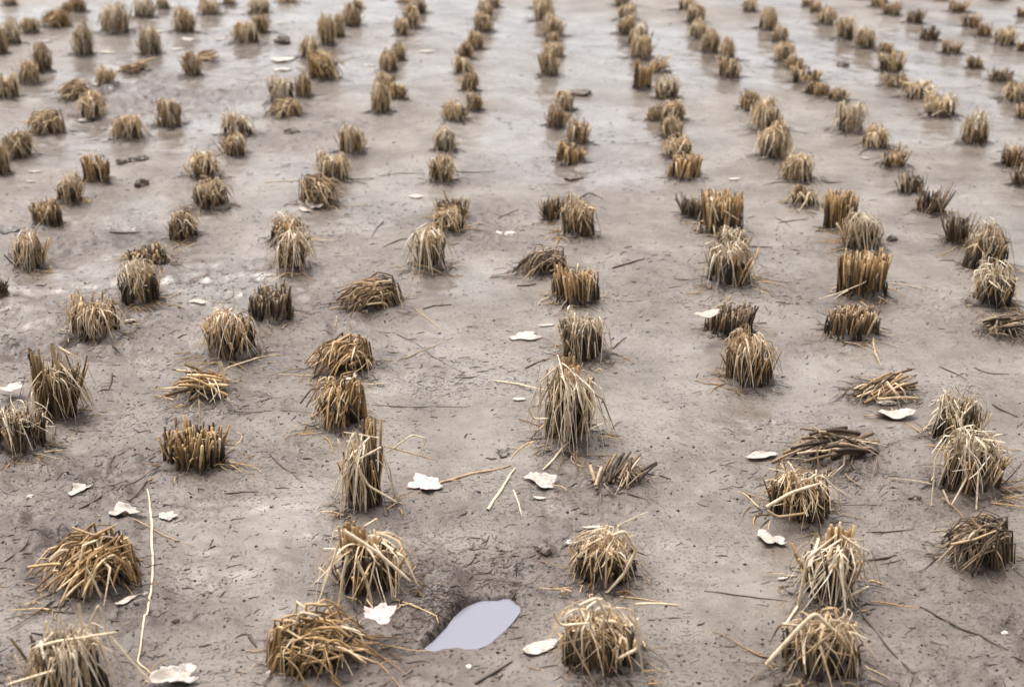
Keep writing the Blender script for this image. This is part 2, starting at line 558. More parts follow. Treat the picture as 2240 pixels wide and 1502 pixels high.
def tuft(cx, cy, Wd, H, style, tone, lean, seed):
    rng = np.random.default_rng(seed)
    U = rng.uniform
    far = cy > 3.4
    dens = 1.0 if not far else .72
    fat = 1.0 if not far else 1.25
    zc = float(height(np.array([cx]), np.array([cy]), False)[0]) - .004
    root = bpy.data.objects.new("stubble_tuft", None)
    root.empty_display_size = .03
    COL.objects.link(root)
    root.location = (cx, cy, zc)
    la = math.radians(lean if lean is not None else U(0, 360))
    lv = np.array([math.cos(la), math.sin(la)])
    lf = {"cut": .12, "stub": .1, "mop": .12, "spike": .15, "fan": .1, "tangle": .2, "comb": .9, "flat": 1.0}[style] * (1 if lean is not None else .6)
    R = Wd * {"cut": .44, "stub": .40, "mop": .32, "spike": .33, "fan": .26, "tangle": .34, "comb": .30, "flat": .26}[style]
    size = min(1.25, max(.6, Wd / .10))

    def disk(n, r, inner=0.0):
        a = U(0, 2 * np.pi, n)
        q = np.sqrt(U(inner * inner, 1, n))
        return r * q * np.cos(a), r * q * np.sin(a) * .85, a, q

    sect = U(0, 2 * np.pi, 3)
    ph0, amp = U(0, 2 * np.pi), U(.10, .30)
    so = int(rng.integers(0, 9999))

    def uneven(x, y):
        """the top of a tuft is ragged: clumps of it are bent or cut shorter"""
        return 1 - amp * .5 + amp * .5 * (x * math.cos(ph0) + y * math.sin(ph0)) / R + .22 * sn(x / R, y / R, .9, so) - .05

    st, bl, rt, ft = Strands(), Strands(), Strands(), Strands()

    def stalks(n, Lmin, Lmax, splay, k=5, rad=(.0019, .0031), wob=.012):
        n = max(4, int(n * dens * 1.6))
        rad = (rad[0] * .60, rad[1] * .72)
        bx, by, a, q = disk(n, R)
        L = H * U(Lmin, Lmax, n)
        if not (style == "cut" and lean is None and tone == "gold"):
            L = L * uneven(bx, by)
        sp = splay * (q * .8 + .2)
        tx = bx + np.cos(a) * sp * L + lv[0] * lf * L + rng.normal(size=n) * wob
        ty = by + np.sin(a) * sp * L + lv[1] * lf * L + rng.normal(size=n) * wob
        p0 = v3(bx, by, -.012)
        p3 = v3(tx, ty, L)
        p1 = p0 + (p3 - p0) * .35 + rng.normal(size=(n, 3)) * .002
        p2 = p0 + (p3 - p0) * .7 + rng.normal(size=(n, 3)) * .003
        P = bez(p0, p1, p2, p3, k)
        r = U(*rad, n) * fat * size ** .5
        st.tubes(P, r[:, None] * np.linspace(1.1, .92, k)[None, :], rng)

    def blades(n, z0, apex, reach, zend, bias=0.0, kinky=.5, wid=(.0011, .0025), spread=1.0, r1=(.08, .28)):
        n = max(4, int(n * dens * (1.25 if far else .95)))
        wid = (wid[0] * .62, wid[1] * .72)
        bx, by, a, q = disk(n, R * .85)
        pick = sect[rng.integers(0, 3, n)] + rng.normal(size=n) * .42
        a = np.where(U(0, 1, n) < .6, pick, a)
        bx, by = R * .85 * q * np.cos(a), R * .72 * q * np.sin(a)
        a = np.where(U(0, 1, n) < bias, la + rng.normal(size=n) * .55, a + rng.normal(size=n) * .5 * spread)
        ca, sa = np.cos(a), np.sin(a)
        un = uneven(bx, by)
        h0 = H * U(*z0, n) * un
        ap = H * U(*apex, n) * un
        r1 = Wd * U(*r1, n)
        r2 = Wd * U(*reach, n)
        ze = H * U(*zend, n)
        p0 = v3(bx, by, h0)
        p1 = v3(bx + ca * r1 * .35, by + sa * r1 * .35, ap)
        a2 = a + rng.normal(size=n) * .22
        p2 = v3(bx * .5 + np.cos(a2) * (r1 + r2) * .5, by * .5 + np.sin(a2) * (r1 + r2) * .5, ap * U(.55, 1.0, n))
        a3 = a2 + rng.normal(size=n) * .25
        p3 = v3(np.cos(a3) * r2, np.sin(a3) * r2, ze)
        k = 13 if not far else 7
        P = bez(p0, p1, p2, p3, k, np.where(U(0, 1, n) < kinky, U(.5, 1, n), 0))
        P = settle(P, cx, cy, zc)
        w = U(*wid, n) * fat * size ** .5
        prof = np.interp(np.linspace(0, 1, k), [0, .15, .7, 1], [.8, 1, .85, .3])
        half = n // 2
        bl.ribbons(P[:half], w[:half, None] * prof[None, :] * 1.15, rng)
        bl.tubes(P[half:], w[half:, None] * prof[None, :] * .75, rng, 4)

    if style == "cut":
        stalks(95, .72, 1.04, .10, rad=(.0017, .0031), wob=.005)
        blades(22, (.5, .9), (.85, 1.10), (.36, .62), (0, .5), wid=(.0008, .0018))
        blades(8, (.0, .2), (.12, .3), (.5, .8), (0, .05))
    elif style == "stub":
        stalks(62, .55, 1.05, .26, rad=(.0018, .0034), wob=.006)
        stalks(14, .25, .6, .5, rad=(.0015, .003), wob=.01)
        blades(9, (.2, .6), (.6, 1.15), (.4, .8), (-.02, .5), kinky=.8, wid=(.0008, .0016))
    elif style == "mop":
        stalks(40, .50, .88, .10, rad=(.0014, .0027))
        blades(58, (.45, .9), (.98, 1.18), (.22, .44), (.1, .7), bias=.35 if lean is not None else 0, kinky=.4, wid=(.0009, .0022), r1=(.03, .20))
        blades(66, (.4, .85), (.90, 1.14), (.38, .60), (-.02, .22), bias=.4 if lean is not None else 0, kinky=.55, wid=(.0007, .0019), r1=(.04, .22))
    elif style == "comb":
        n = int(125 * dens)
        bx, by, a, q = disk(n, R)
        px, py = -lv[1], lv[0]
        bx, by = bx - lv[0] * Wd * .22 + px * U(-.17, .17, n) * Wd, by - lv[1] * Wd * .22 + py * U(-.17, .17, n) * Wd
        L = Wd * U(.22, .68, n)
        ang = la + rng.normal(size=n) * .34
        ex, ey = bx + np.cos(ang) * L, by + np.sin(ang) * L
        top = H * U(.40, 1.15, n)
        p0 = v3(bx, by, -.01)
        P = bez(p0, v3(bx + (ex - bx) * .12, by + (ey - by) * .12, top), v3(bx + (ex - bx) * .6, by + (ey - by) * .6, top * U(.6, 1.1, n)), v3(ex, ey, H * U(.0, .62, n)), 13,
                np.where(U(0, 1, n) < .75, U(.55, 1, n), .2))
        P = settle(P, cx, cy, zc, .002)
        r = U(.0008, .0020, n) * fat * size ** .5
        st.tubes(P, r[:, None] * np.linspace(1, .85, 13)[None, :], rng)
        blades(34, (.1, .6), (.7, 1.12), (.30, .58), (-.02, .3), bias=.75, kinky=.6, wid=(.0008, .002))
        blades(22, (.2, .6), (.7, 1.08), (.35, .62), (-.02, .25), kinky=.6, wid=(.0008, .0018))
    elif style == "fan":
        stalks(34, .55, .95, .10, rad=(.0017, .003))
        n = 20                                        # a tight standing sheaf at the back of the spilled straws
        a, q = U(0, 2 * np.pi, n), np.sqrt(U(0, 1, n)) * Wd * .13
        bx, by = q * np.cos(a) - lv[0] * Wd * .20, q * np.sin(a) * .8 - lv[1] * Wd * .14
        L = H * U(.82, 1.10, n)
        p0, p3 = v3(bx, by, -.01), v3(bx * 1.05 + rng.normal(size=n) * .003, by * 1.05, L)
        st.tubes(bez(p0, p0 + (p3 - p0) * .33, p0 + (p3 - p0) * .66, p3, 5), np.repeat(U(.0015, .0028, n)[:, None] * fat * size ** .5, 5, 1), rng)
        blades(40, (.3, .8), (.88, 1.12), (.42, .72), (-.02, .22), bias=.6 if lean is not None else 0, kinky=.75, wid=(.0014, .0028))
        blades(26, (.3, .8), (.85, 1.15), (.40, .78), (-.02, .22), bias=.4 if lean is not None else 0, kinky=.75, wid=(.0007, .0015))
    elif style == "tangle":
        stalks(42, .45, .82, .16, rad=(.0014, .0027), wob=.007)
        blades(64, (.25, .8), (.75, 1.18), (.28, .62), (-.02, .6), bias=.25 if lean is not None else 0, kinky=.8, wid=(.0010, .0025), spread=2.2)
        blades(40, (.25, .8), (.75, 1.20), (.30, .70), (-.02, .5), bias=.25 if lean is not None else 0, kinky=.8, wid=(.0006, .0013), spread=2.2)
        blades(10, (.5, .8), (1.1, 1.35), (.2, .6), (.3, 1.1), kinky=.8, wid=(.0008, .0017), spread=2.5)
    elif style == "flat":
        n = int(30 * dens)
        bx, by, a, q = disk(n, R)
        bx, by = bx - lv[0] * Wd * .25 - lv[1] * U(-.3, .3, n) * Wd, by - lv[1] * Wd * .25 + lv[0] * U(-.3, .3, n) * Wd
        ang = la + rng.normal(size=n) * .2
        L = Wd * U(.3, .85, n)
        z0 = U(0, .5, n) * H
        p0 = v3(bx, by, z0)
        p3 = v3(bx + np.cos(ang) * L, by + np.sin(ang) * L, H * U(.1, 1.0, n))
        P = bez(p0, p0 + (p3 - p0) * .33, p0 + (p3 - p0) * .66 + v3(0, 0, H * .12), p3, 5)
        P = settle(P, cx, cy, zc, .003)
        r = U(.0014, .0032, n) * fat * size ** .5
        st.tubes(P, r[:, None] * np.linspace(1.05, .95, 5)[None, :], rng)
        blades(34, (0, .4), (.4, 1.0), (.35, .75), (-.02, .2), kinky=.8, wid=(.0007, .0018))
    elif style == "spike":
        stalks(44, .4, 1.08, .42, rad=(.0013, .0029), wob=.006)
        blades(18, (.2, .6), (.6, 1.0), (.4, .75), (-.02, .3), kinky=.8, wid=(.0007, .0016))

    # rotten stubs, darkened to paint inner shade too; wet strands at the foot
    n = int((.5 if far else 1) * (150 if style != "flat" else 50) * dens)
    bx, by, a, q = disk(n, R * 1.22, .2)
    if style == "comb":                               # hollow side, away from the lean: stubs here paint its shade
        bx, by = bx - lv[0] * Wd * .16, by - lv[1] * Wd * .16
    L = np.maximum(.010, H * (.08 + .66 * U(0, 1, n) ** 1.2)) * (1 if style not in ("flat",) else .6)
    p0, p3 = v3(bx, by, -.012), v3(bx * 1.02 + lv[0] * lf * L * .8, by * 1.02 + lv[1] * lf * L * .8, L)
    P = bez(p0, p0 + (p3 - p0) * .33 + rng.normal(size=(n, 3)) * .003, p0 + (p3 - p0) * .66 + rng.normal(size=(n, 3)) * .004, p3, 4)
    r = U(.0014, .0032, n) * fat * size ** .5
    rt.tubes(P, r[:, None] * np.linspace(1.1, .6, 4)[None, :], rng)
    n = int(85 * dens)
    a = U(0, 2 * np.pi, n)
    q = Wd * U(.28, .58, n)
    sx, sy = np.cos(a) * q, np.sin(a) * q
    d = a + rng.normal(size=n) * .9
    L = Wd * (.05 + .33 * U(0, 1, n) ** 2)
    ex, ey = sx + np.cos(d) * L, sy + np.sin(d) * L
    p0, p3 = v3(sx, sy, .004), v3(ex, ey, .0)
    P = bez(p0, p0 + (p3 - p0) * .33 + rng.normal(size=(n, 3)) * .004, p0 + (p3 - p0) * .66 + rng.normal(size=(n, 3)) * .005, p3, 5)
    g = height(P[..., 0] + cx, P[..., 1] + cy, False) - zc
    P[..., 2] = g + .0012 + np.abs(P[..., 2]) * .3
    r = U(.0004, .0011, n) * fat
    ft.tubes(P, r[:, None] * np.linspace(1, .4, 5)[None, :], rng, 4)
    # loose thin straws that have slid off and lie on the mud round it
    n = 26 if not far else 8
    a = np.where(U(0, 1, n) < .5, la + rng.normal(size=n) * .6, U(0, 2 * np.pi, n))
    q = Wd * U(.35, .72, n)
    sx, sy = np.cos(a) * q, np.sin(a) * q
    d = a + rng.normal(size=n) * 1.0
    L = Wd * (.12 + .62 * U(0, 1, n) ** 1.8)
    p0, p3 = v3(sx, sy, .0), v3(sx + np.cos(d) * L, sy + np.sin(d) * L, .0)
    P = bez(p0, p0 + (p3 - p0) * .33 + rng.normal(size=(n, 3)) * .006, p0 + (p3 - p0) * .66 + rng.normal(size=(n, 3)) * .008, p3, 8)
    P[..., 2] = height(P[..., 0] + cx, P[..., 1] + cy, False) - zc + .001 + np.abs(P[..., 2]) * .5
    (ft if far else st).tubes(P, (U(.0005, .0013, n) * fat)[:, None] * np.linspace(1, .5, 8)[None, :], rng, 4)
    # the muddy heart of the clump: wet soil and rotted leaf bases heaved up round the roots
    nu, nv = (26, 9) if not far else (16, 6)
    uu, vv = np.meshgrid(np.linspace(0, 2 * np.pi, nu, endpoint=False), np.linspace(0, 1, nv))
    hh = H * {"flat": .38, "comb": .46, "stub": .34, "spike": .32, "cut": .45}.get(style, .50) * (.6 if far else 1)
    rr = R * (1.28 - 1.22 * vv ** 1.1)
    X, Y = np.cos(uu) * rr, np.sin(uu) * rr * .88
    k_ = 1 + .30 * sn(X / R + 5, Y / R, .8, so + 1) + .20 * sn(X / R, Y / R + 3, .35, so + 2)
    X, Y = X * k_, Y * k_
    Zc = hh * vv ** 1.25 * (1 + .35 * sn(X / R, Y / R, .5, so + 3))
    g = height(X + cx, Y + cy, False) - zc
    Zc = Zc + g * (1 - vv) - .004 * (vv < .01)
    V = np.stack([X, Y, Zc], -1).reshape(-1, 3)
    V = np.concatenate([V, [[0, 0, float(Zc[-1].max())]]])
    i_ = (np.arange(nv - 1)[:, None] * nu + np.arange(nu)[None, :]).ravel()
    j_ = (np.arange(nv - 1)[:, None] * nu + (np.arange(nu)[None, :] + 1) % nu).ravel()
    cap = np.array([[(nv - 1) * nu + q_, (nv - 1) * nu + (q_ + 1) % nu, nv * nu] for q_ in range(nu)])
    build("mud_shade_core", V, np.stack([i_, j_, j_ + nu, i_ + nu], -1), M["core"], root, cap)  # dark mud also stands in for shade in the gaps between straws
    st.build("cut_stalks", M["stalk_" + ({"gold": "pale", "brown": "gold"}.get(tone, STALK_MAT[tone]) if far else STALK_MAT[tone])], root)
    bl.build("dry_blades", M["blade_" + tone], root)
    rt.build("rotten_shade_base", M["rot_shade"], root)
    ft.build("wet_fringe", M["scrap"], root)
    return root


# table: rows from the left of the picture to its right, each from the top edge downwards
# (px, py of the foot, width px, height px, style, tone, lean degrees or None, label or None)
ROWS = [
    [(25, 17, 30, 24, "mop", "pale", None, None), (4, 126, 34, 52, "mop", "brown", None, None), (30, 105, 46, 58, "tangle", "pale", None, None),
     (69, 76, 44, 44, "mop", "gold", None, None), (124, 62, 62, 40, "comb", "brown", 200, None), (150, 26, 26, 28, "mop", "brown", None, None),
     (174, 28, 40, 36, "mop", "brown", None, None)],
    [(357, 20, 30, 26, "mop", "brown", None, None), (315, 42, 54, 52, "mop", "pale", None, None),
     (252, 77, 80, 70, "mop", "pale", None, "widest drooping straw tuft among the blurred ones near the top corner"),
     (184, 125, 54, 76, "mop", "pale", 260, None), (98, 161, 42, 64, "mop", "brown", 200, None),
     (63, 184, 54, 58, "mop", "gold", 0, None), (20, 219, 58, 60, "mop", "gold", None, None)],
    [(502, 10, 30, 20, "mop", "gold", None, None), (460, 34, 50, 40, "mop", "gold", None, None), (403, 76, 56, 58, "mop", "gold", 0, None),
     (328, 122, 56, 66, "mop", "pale", None, "pale mop-headed straw tuft between blurred white leaves, low dark foot"),
     (291, 158, 62, 32, "flat", "brown", 20, "low flattened brown clump beyond a small round tuft"), (232, 187, 46, 52, "mop", "gold", None, None),
     (167, 222, 68, 46, "comb", "gold", 200, None), (200, 258, 72, 58, "mop", "gold", 300, None),
     (104, 298, 76, 52, "comb", "gold", 210, None), (40, 352, 82, 68, "tangle", "brown", None, None), (8, 390, 38, 68, "mop", "brown", None, None)],
    [(630, 7, 50, 16, "mop", "gold", None, None), (566, 34, 58, 42, "mop", "pale", None, None), (570, 77, 42, 48, "mop", "gold", None, None),
     (539, 98, 68, 60, "mop", "gold", None, None), (449, 131, 48, 26, "flat", "brown", 0, None), (424, 169, 46, 58, "mop", "brown", 180, None),
     (371, 281, 68, 66, "mop", "brown", 320, "reddish brown pointed tuft standing beside the churned dark mud"),
     (283, 309, 82, 58, "mop", "gold", 180, "low straw tuft with pale crossed blades and a tail of flattened straw"),
     (214, 408, 56, 66, "cut", "brown", None, "blocky upright brown tuft beside a small mud clod"),
     (154, 453, 62, 64, "tangle", "gold", None, "straw tuft with looping pale blades over a hollow dark side"),
     (107, 506, 60, 62, "cut", "brown", None, "short brown bristly tuft next behind the greenish pale-sided one"),
     (67, 591, 80, 88, "mop", "gold", 300, "tall tuft with pale blades combed down its face, near a dark leaf"),
     (2, 648, 24, 44, "spike", "dark", None, "dark tuft cut by the frame edge below the greenish one")],
    [(782, 20, 30, 22, "mop", "gold", None, None), (772, 61, 46, 58, "mop", "gold", None, None), (742, 83, 30, 56, "mop", "gold", None, None),
     (716, 101, 42, 64, "mop", "gold", None, None), (681, 129, 52, 48, "mop", "gold", 180, None), (706, 175, 68, 62, "comb", "brown", 320, None),
     (664, 213, 38, 58, "mop", "brown", None, None),
     (620, 229, 68, 74, "mop", "pale", 250, "round pale mop tuft with a hollow dark front, blurred"),
     (626, 263, 70, 38, "comb", "gold", 200, "low squashed straw tuft just in front of the round hollow one"),
     (522, 304, 74, 58, "tangle", "pale", None, "whitish frizzy straw tuft touching a brown one in front"),
     (514, 350, 58, 52, "mop", "gold", None, "brown tuft standing against the whitish frizzy one behind"),
     (452, 401, 82, 64, "tangle", "gold", 200, "open straw tuft with a loose sheaf fallen to one side"),
     (465, 467, 88, 72, "tangle", "brown", 220, "ragged reddish brown tuft in front of the one with a fallen sheaf"),
     (402, 528, 70, 66, "tangle", "brown", None, "small dark bristling tuft with curved blades, alone above an orange one"),
     (328, 583, 104, 56, "spike", "gold", 170, "low orange spiky stub behind a frizzy pale tuft"),
     (308, 666, 98, 100, "tangle", "pale", None, "frizzy pale mop of thin blades in front of the orange stub"),
     (211, 746, 132, 106, "mop", "gold", None, "wide drooping tuft parted down its middle with long trailing blades"),
     (126, 928, 128, 162, "fan", "brown", 20, "tall ragged tuft with splayed brown blades and one upright broad orange blade"),
     (50, 996, 128, 130, "tangle", "pale", None, "pale tangled tuft at the frame edge below the tall ragged one")],
    [(886, 7, 30, 14, "mop", "gold", None, None), (916, 31, 38, 42, "mop", "pale", None, None), (902, 65, 46, 56, "mop", "gold", None, None),
     (879, 81, 36, 46, "mop", "gold", None, None), (872, 134, 36, 38, "mop", "brown", None, None), (850, 156, 42, 46, "mop", "gold", None, None),
     (842, 204, 50, 48, "mop", "gold", None, None), (870, 224, 38, 38, "fan", "brown", 0, None), (834, 255, 52, 70, "mop", "gold", None, None),
     (772, 346, 66, 74, "mop", "pale", None, "straw tuft with pale drooping top right behind a narrower brown one"),
     (728, 400, 80, 74, "mop", "gold", None, "straw tuft in front of the pale topped one, dark hollow at its foot"),
     (697, 452, 88, 66, "comb", "brown", 330, "brown tuft leaning over a curled grey leaf"),
     (628, 540, 84, 74, "tangle", "gold", None, "rear half of the tall twin straw heap, knotted pale blades on top"),
     (638, 596, 90, 100, "fan", "pale", 270, "front half of the tall twin straw heap, long pale blades hanging"),
     (592, 710, 92, 92, "cut", "dark", 20, "dark grey-brown upright tuft behind the big drooping one"),
     (512, 790, 136, 124, "mop", "gold", None, "big bushy tuft with long pale blades hanging all round, dark tuft behind it"),
     (450, 876, 116, 66, "flat", "pale", 200, "flattened fan of pale straw with one upright white broken blade"),
     (430, 1031, 144, 112, "stub", "gold", None, "short upright cut stub with a bare ring of stalk ends, muddy sides"),
     (207, 1300, 206, 138, "comb", "gold", 215, "wide straw heap combed over towards one side with a dark hollow under it"),
     (165, 1570, 200, 215, "mop", "pale", None, "pale tuft cut off by the bottom edge with criss-crossed straws on top")],
    [(1075, 20, 42, 32, "mop", "pale", None, None), (1060, 46, 38, 42, "mop", "pale", None, None), (1056, 70, 46, 50, "mop", "gold", None, None),
     (1040, 111, 40, 46, "mop", "gold", None, None), (1019, 132, 38, 40, "mop", "brown", None, None), (1012, 164, 40, 38, "fan", "gold", 0, None),
     (1029, 208, 40, 50, "mop", "brown", None, None), (1036, 252, 42, 48, "mop", "brown", None, None), (995, 275, 56, 50, "mop", "gold", None, None),
     (972, 338, 54, 58, "mop", "pale", None, "slim pale tuft directly behind the one crossed by dark straws"),
     (968, 404, 58, 78, "tangle", "gold", None, "slim tall tuft with dark straws lying out to both sides"),
     (992, 485, 70, 56, "spike", "brown", None, "small dark bristly stub behind two pale bladed tufts"),
     (980, 516, 76, 66, "tangle", "gold", None, "straw tuft with crossed yellow blades between a dark stub and a pale fan"),
     (942, 599, 98, 100, "fan", "pale", 250, "pale tuft with long thin blades fanning down and a curved trailing straw"),
     (812, 686, 134, 70, "comb", "brown", 195, "low brown tuft of parallel stalks raked to one side, lying alone"),
     (758, 826, 136, 88, "comb", "gold", 225, "golden dome of parallel straws raked over, pale leaf below it"),
     (750, 940, 114, 108, "comb", "gold", 240, "golden knotted tuft with a small pale leaf on its top"),
     (800, 1118, 116, 186, "fan", "pale", 235, "tall slim tuft with pale straws spilling down one side"),
     (806, 1316, 186, 156, "fan", "gold", 330, "splayed golden tuft with thick parted straws like a skirt"),
     (696, 1480, 218, 146, "comb", "gold", 10, "broad heap of thick golden straws laid sideways at the bottom edge")],
    [(1186, 22, 46, 34, "mop", "pale", None, None), (1190, 47, 46, 52, "mop", "gold", None, None), (1210, 81, 52, 50, "mop", "gold", None, None),
     (1209, 105, 36, 36, "mop", "brown", None, None), (1212, 129, 46, 42, "mop", "gold", None, None), (1201, 168, 46, 64, "mop", "gold", None, None),
     (1232, 248, 48, 52, "mop", "gold", 340, None), (1214, 282, 42, 50, "mop", "brown", 330, None), (1264, 319, 52, 64, "mop", "brown", 20, None),
     (1246, 359, 62, 52, "cut", "brown", 20, "short brown tuft standing apart in front of a dark leaning one"),
     (1211, 491, 54, 62, "spike", "brown", None, "small brown bristly tuft touching a yellower one in front"),
     (1266, 529, 80, 88, "tangle", "gold", None, "yellow tuft with a few pale blades drooping from its face"),
     (1190, 609, 104, 60, "comb", "dark", 190, "low dark raked tuft behind a dark black stick"),
     (1258, 676, 96, 94, "cut", "pale", None, "short blocky tuft with pale blades hanging over dark cut stalks"),
     (1278, 798, 116, 124, "mop", "pale", 210, "pale tuft with blades combed to one side, next to a glossy white patch"),
     (1245, 976, 146, 180, "fan", "pale", 270, "tallest pale tuft with long folded straws hanging over its muddy foot"),
     (1357, 1070, 112, 62, "flat", "dark", 65, "flattened bundle of short grey stalks pressed into the mud"),
     (1326, 1286, 154, 134, "tangle", "gold", 200, "golden tuft with one long straw looping down its front"),
     (1306, 1488, 196, 168, "tangle", "gold", None, "matted golden tuft with curled straws beside a white leaf, above the bottom edge")],
    [(1361, 18, 42, 36, "mop", "pale", None, None), (1373, 48, 46, 40, "mop", "gold", None, None), (1370, 78, 44, 44, "mop", "gold", None, None),
     (1396, 101, 52, 48, "mop", "pale", None, None), (1404, 132, 56, 62, "mop", "gold", None, None),
     (1440, 161, 48, 40, "flat", "brown", 30, None), (1403, 198, 36, 72, "cut", "brown", None, None), (1460, 223, 60, 56, "tangle", "pale", None, None),
     (1433, 268, 38, 40, "mop", "brown", None, None), (1472, 269, 56, 50, "mop", "gold", None, None), (1468, 306, 58, 52, "mop", "brown", None, None),
     (1482, 352, 64, 52, "tangle", "gold", None, "small straw tuft behind one with a stalk sticking out sideways"),
     (1496, 396, 70, 64, "cut", "brown", 330, "brown tuft with a thin dark stalk sticking out sideways"),
     (1513, 484, 48, 52, "spike", "dark", None, "small dark stub half behind the upright flat-cut bundle"),
     (1575, 519, 88, 98, "cut", "gold", None, "upright golden bundle with a clean flat cut top, dark stub beside it"),
     (1600, 560, 72, 60, "tangle", "pale", None, "pale bladed tuft between the flat-cut bundle and a drooping mop"),
     (1590, 637, 118, 104, "mop", "pale", None, "pale drooping mop tuft with long limp blades, in front of the flat-cut bundle"),
     (1592, 740, 100, 82, "cut", "dark", 0, "squat dark tuft of wet stalks with a pale chip on its shoulder"),
     (1638, 850, 122, 126, "mop", "gold", None, "golden tuft with straight stalks and splayed front blades below a squat dark one"),
     (1750, 1150, 152, 142, "tangle", "gold", 190, "golden tuft with folded straws swept out sideways, flattened clump behind"),
     (1810, 1326, 166, 166, "fan", "pale", 240, "grey-pale tuft with straws sloping down from a peak to one side"),
     (1792, 1500, 196, 160, "tangle", "brown", 200, "dark tangled tuft at the bottom edge under one bent pale straw")],
    [(1500, 30, 42, 36, "mop", "gold", None, None), (1520, 55, 44, 44, "mop", "gold", None, None), (1527, 85, 46, 46, "mop", "gold", None, None),
     (1553, 115, 44, 54, "mop", "gold", 0, None), (1590, 132, 38, 46, "mop", "gold", None, None), (1594, 175, 56, 56, "mop", "brown", None, None),
     (1639, 249, 46, 48, "mop", "brown", None, None), (1676, 292, 76, 76, "mop", "gold", 210, None),
     (1690, 359, 76, 82, "mop", "gold", None, "tall straw tuft with a pale cap in front of an open sheaf"),
     (1744, 406, 82, 78, "mop", "gold", 200, "round backed grey-gold tuft sloping down on one flank"),
     (1758, 460, 70, 50, "fan", "brown", None, "low brown stub spreading at its foot below the round backed tuft"),
     (1836, 512, 68, 88, "cut", "gold", None, "slim upright bundle of cut stalks with a flat top, next to dark sticks"),
     (1882, 556, 98, 84, "mop", "pale", None, "pale bladed tuft between the slim upright bundle and a bulky tuft"),
     (1882, 664, 102, 110, "cut", "gold", None, "bulky flat-topped tuft with thick stalks and one long trailing blade"),
     (1858, 750, 114, 82, "cut", "brown", 340, "leaning brown tuft of thick stalks with a furry mud slope beside it"),
     (1920, 876, 128, 66, "flat", "brown", 20, "broken brown clump of crossed short stalks under a thin orange stick"),
     (1831, 1012, 184, 84, "flat", "dark", 215, "dark flattened clump of raked stalks trailing a long tail of wet straw")],
    [(1640, 30, 36, 34, "mop", "gold", None, None), (1678, 67, 46, 52, "mop", "gold", None, None), (1707, 92, 40, 42, "mop", "gold", None, None),
     (1715, 135, 48, 48, "mop", "gold", None, None), (1739, 150, 48, 32, "mop", "brown", None, None), (1761, 185, 64, 46, "spike", "brown", None, None),
     (1788, 215, 62, 40, "spike", "brown", None, None), (1831, 229, 46, 30, "mop", "brown", None, None),
     (1855, 296, 78, 78, "mop", "pale", None, "pale drooping tuft with white blades crossing its face"),
     (1914, 332, 72, 56, "mop", "gold", None, "twin-topped straw tuft between a pale drooping one and a low stub"),
     (1952, 373, 62, 46, "spike", "brown", None, "low olive-brown stub in front of the twin-topped tuft"),
     (1989, 429, 56, 54, "spike", "dark", 30, "small dark stub of splayed spikes, thin stalk leaning out"),
     (2034, 472, 64, 64, "spike", "dark", 30, "dark spiky stub with stalks pointing apart, next before the darkest one"),
     (2094, 536, 60, 80, "spike", "dark", None, "darkest upright stub of thin black stalks behind a frizzy tuft"),
     (2146, 602, 106, 104, "tangle", "brown", 0, "grey-brown frizzy tuft leaning away with thin wisps at its side"),
     (2164, 684, 104, 104, "tangle", "pale", 330, "pale crossed-blade tuft standing above fallen planks of straw"),
     (2184, 740, 88, 56, "flat", "dark", 325, "fallen sheaf of thick dark stalks lying like planks in the mud"),
     (2084, 978, 112, 126, "tangle", "pale", None, "rear one of two touching whitish tangled tufts near the frame edge"),
     (2116, 1090, 152, 156, "tangle", "pale", 340, "front one of two touching whitish tangled tufts, long thin blades hanging"),
     (2132, 1252, 146, 112, "comb", "dark", 180, "low dark brown mound of criss-cross straw below the whitish tangled pair")],
    [(1768, 17, 30, 22, "mop", "gold", None, None), (1783, 31, 26, 28, "mop", "gold", None, None), (1808, 56, 46, 40, "mop", "gold", None, None),
     (1848, 88, 50, 52, "mop", "gold", None, None), (1892, 108, 52, 50, "mop", "gold", None, None), (1938, 116, 40, 30, "mop", "brown", None, None),
     (1949, 158, 62, 48, "spike", "brown", None, None), (1959, 195, 66, 42, "spike", "brown", None, None),
     (2012, 222, 78, 46, "mop", "gold", 180, None), (2052, 259, 80, 56, "tangle", "gold", None, "curly straw tuft with bent loops, in front of a low pale one"),
     (2130, 319, 66, 72, "tangle", "pale", None, "pale tuft standing alone with a stiff stalk at its side"),
     (2212, 374, 62, 60, "spike", "brown", None, "dark brown tuft near the frame edge with a darker one below"),
     (2232, 414, 44, 52, "spike", "dark", None, "very dark tuft cut by the frame edge")],
    [(1892, 4, 30, 12, "spike", "brown", None, None), (1922, 21, 40, 26, "mop", "brown", None, None), (1949, 39, 42, 36, "spike", "brown", None, None),
     (1999, 55, 40, 40, "spike", "dark", None, None), (2030, 91, 48, 44, "spike", "dark", None, None), (2079, 121, 46, 40, "spike", "brown", None, None),
     (2133, 152, 36, 38, "spike", "brown", None, None), (2186, 182, 54, 36, "spike", "dark", None, None), (2217, 222, 64, 42, "mop", "brown", None, None),
     (2238, 259, 32, 36, "spike", "brown", None, None)],
    [(2059, 7, 30, 12, "spike", "brown", None, None), (2093, 31, 44, 34, "spike", "brown", None, None), (2123, 61, 40, 38, "spike", "brown", None, None),
     (2153, 83, 40, 36, "spike", "brown", None, None), (2196, 101, 56, 46, "mop", "gold", None, None), (2236, 115, 26, 26, "spike", "brown", None, None)],
    [(2180, 6, 42, 14, "spike", "brown", None, None), (2236, 38, 24, 24, "spike", "brown", None, None)],
]
ORD = "first second third fourth fifth sixth seventh eighth ninth tenth eleventh twelfth thirteenth fourteenth fifteenth sixteenth".split()
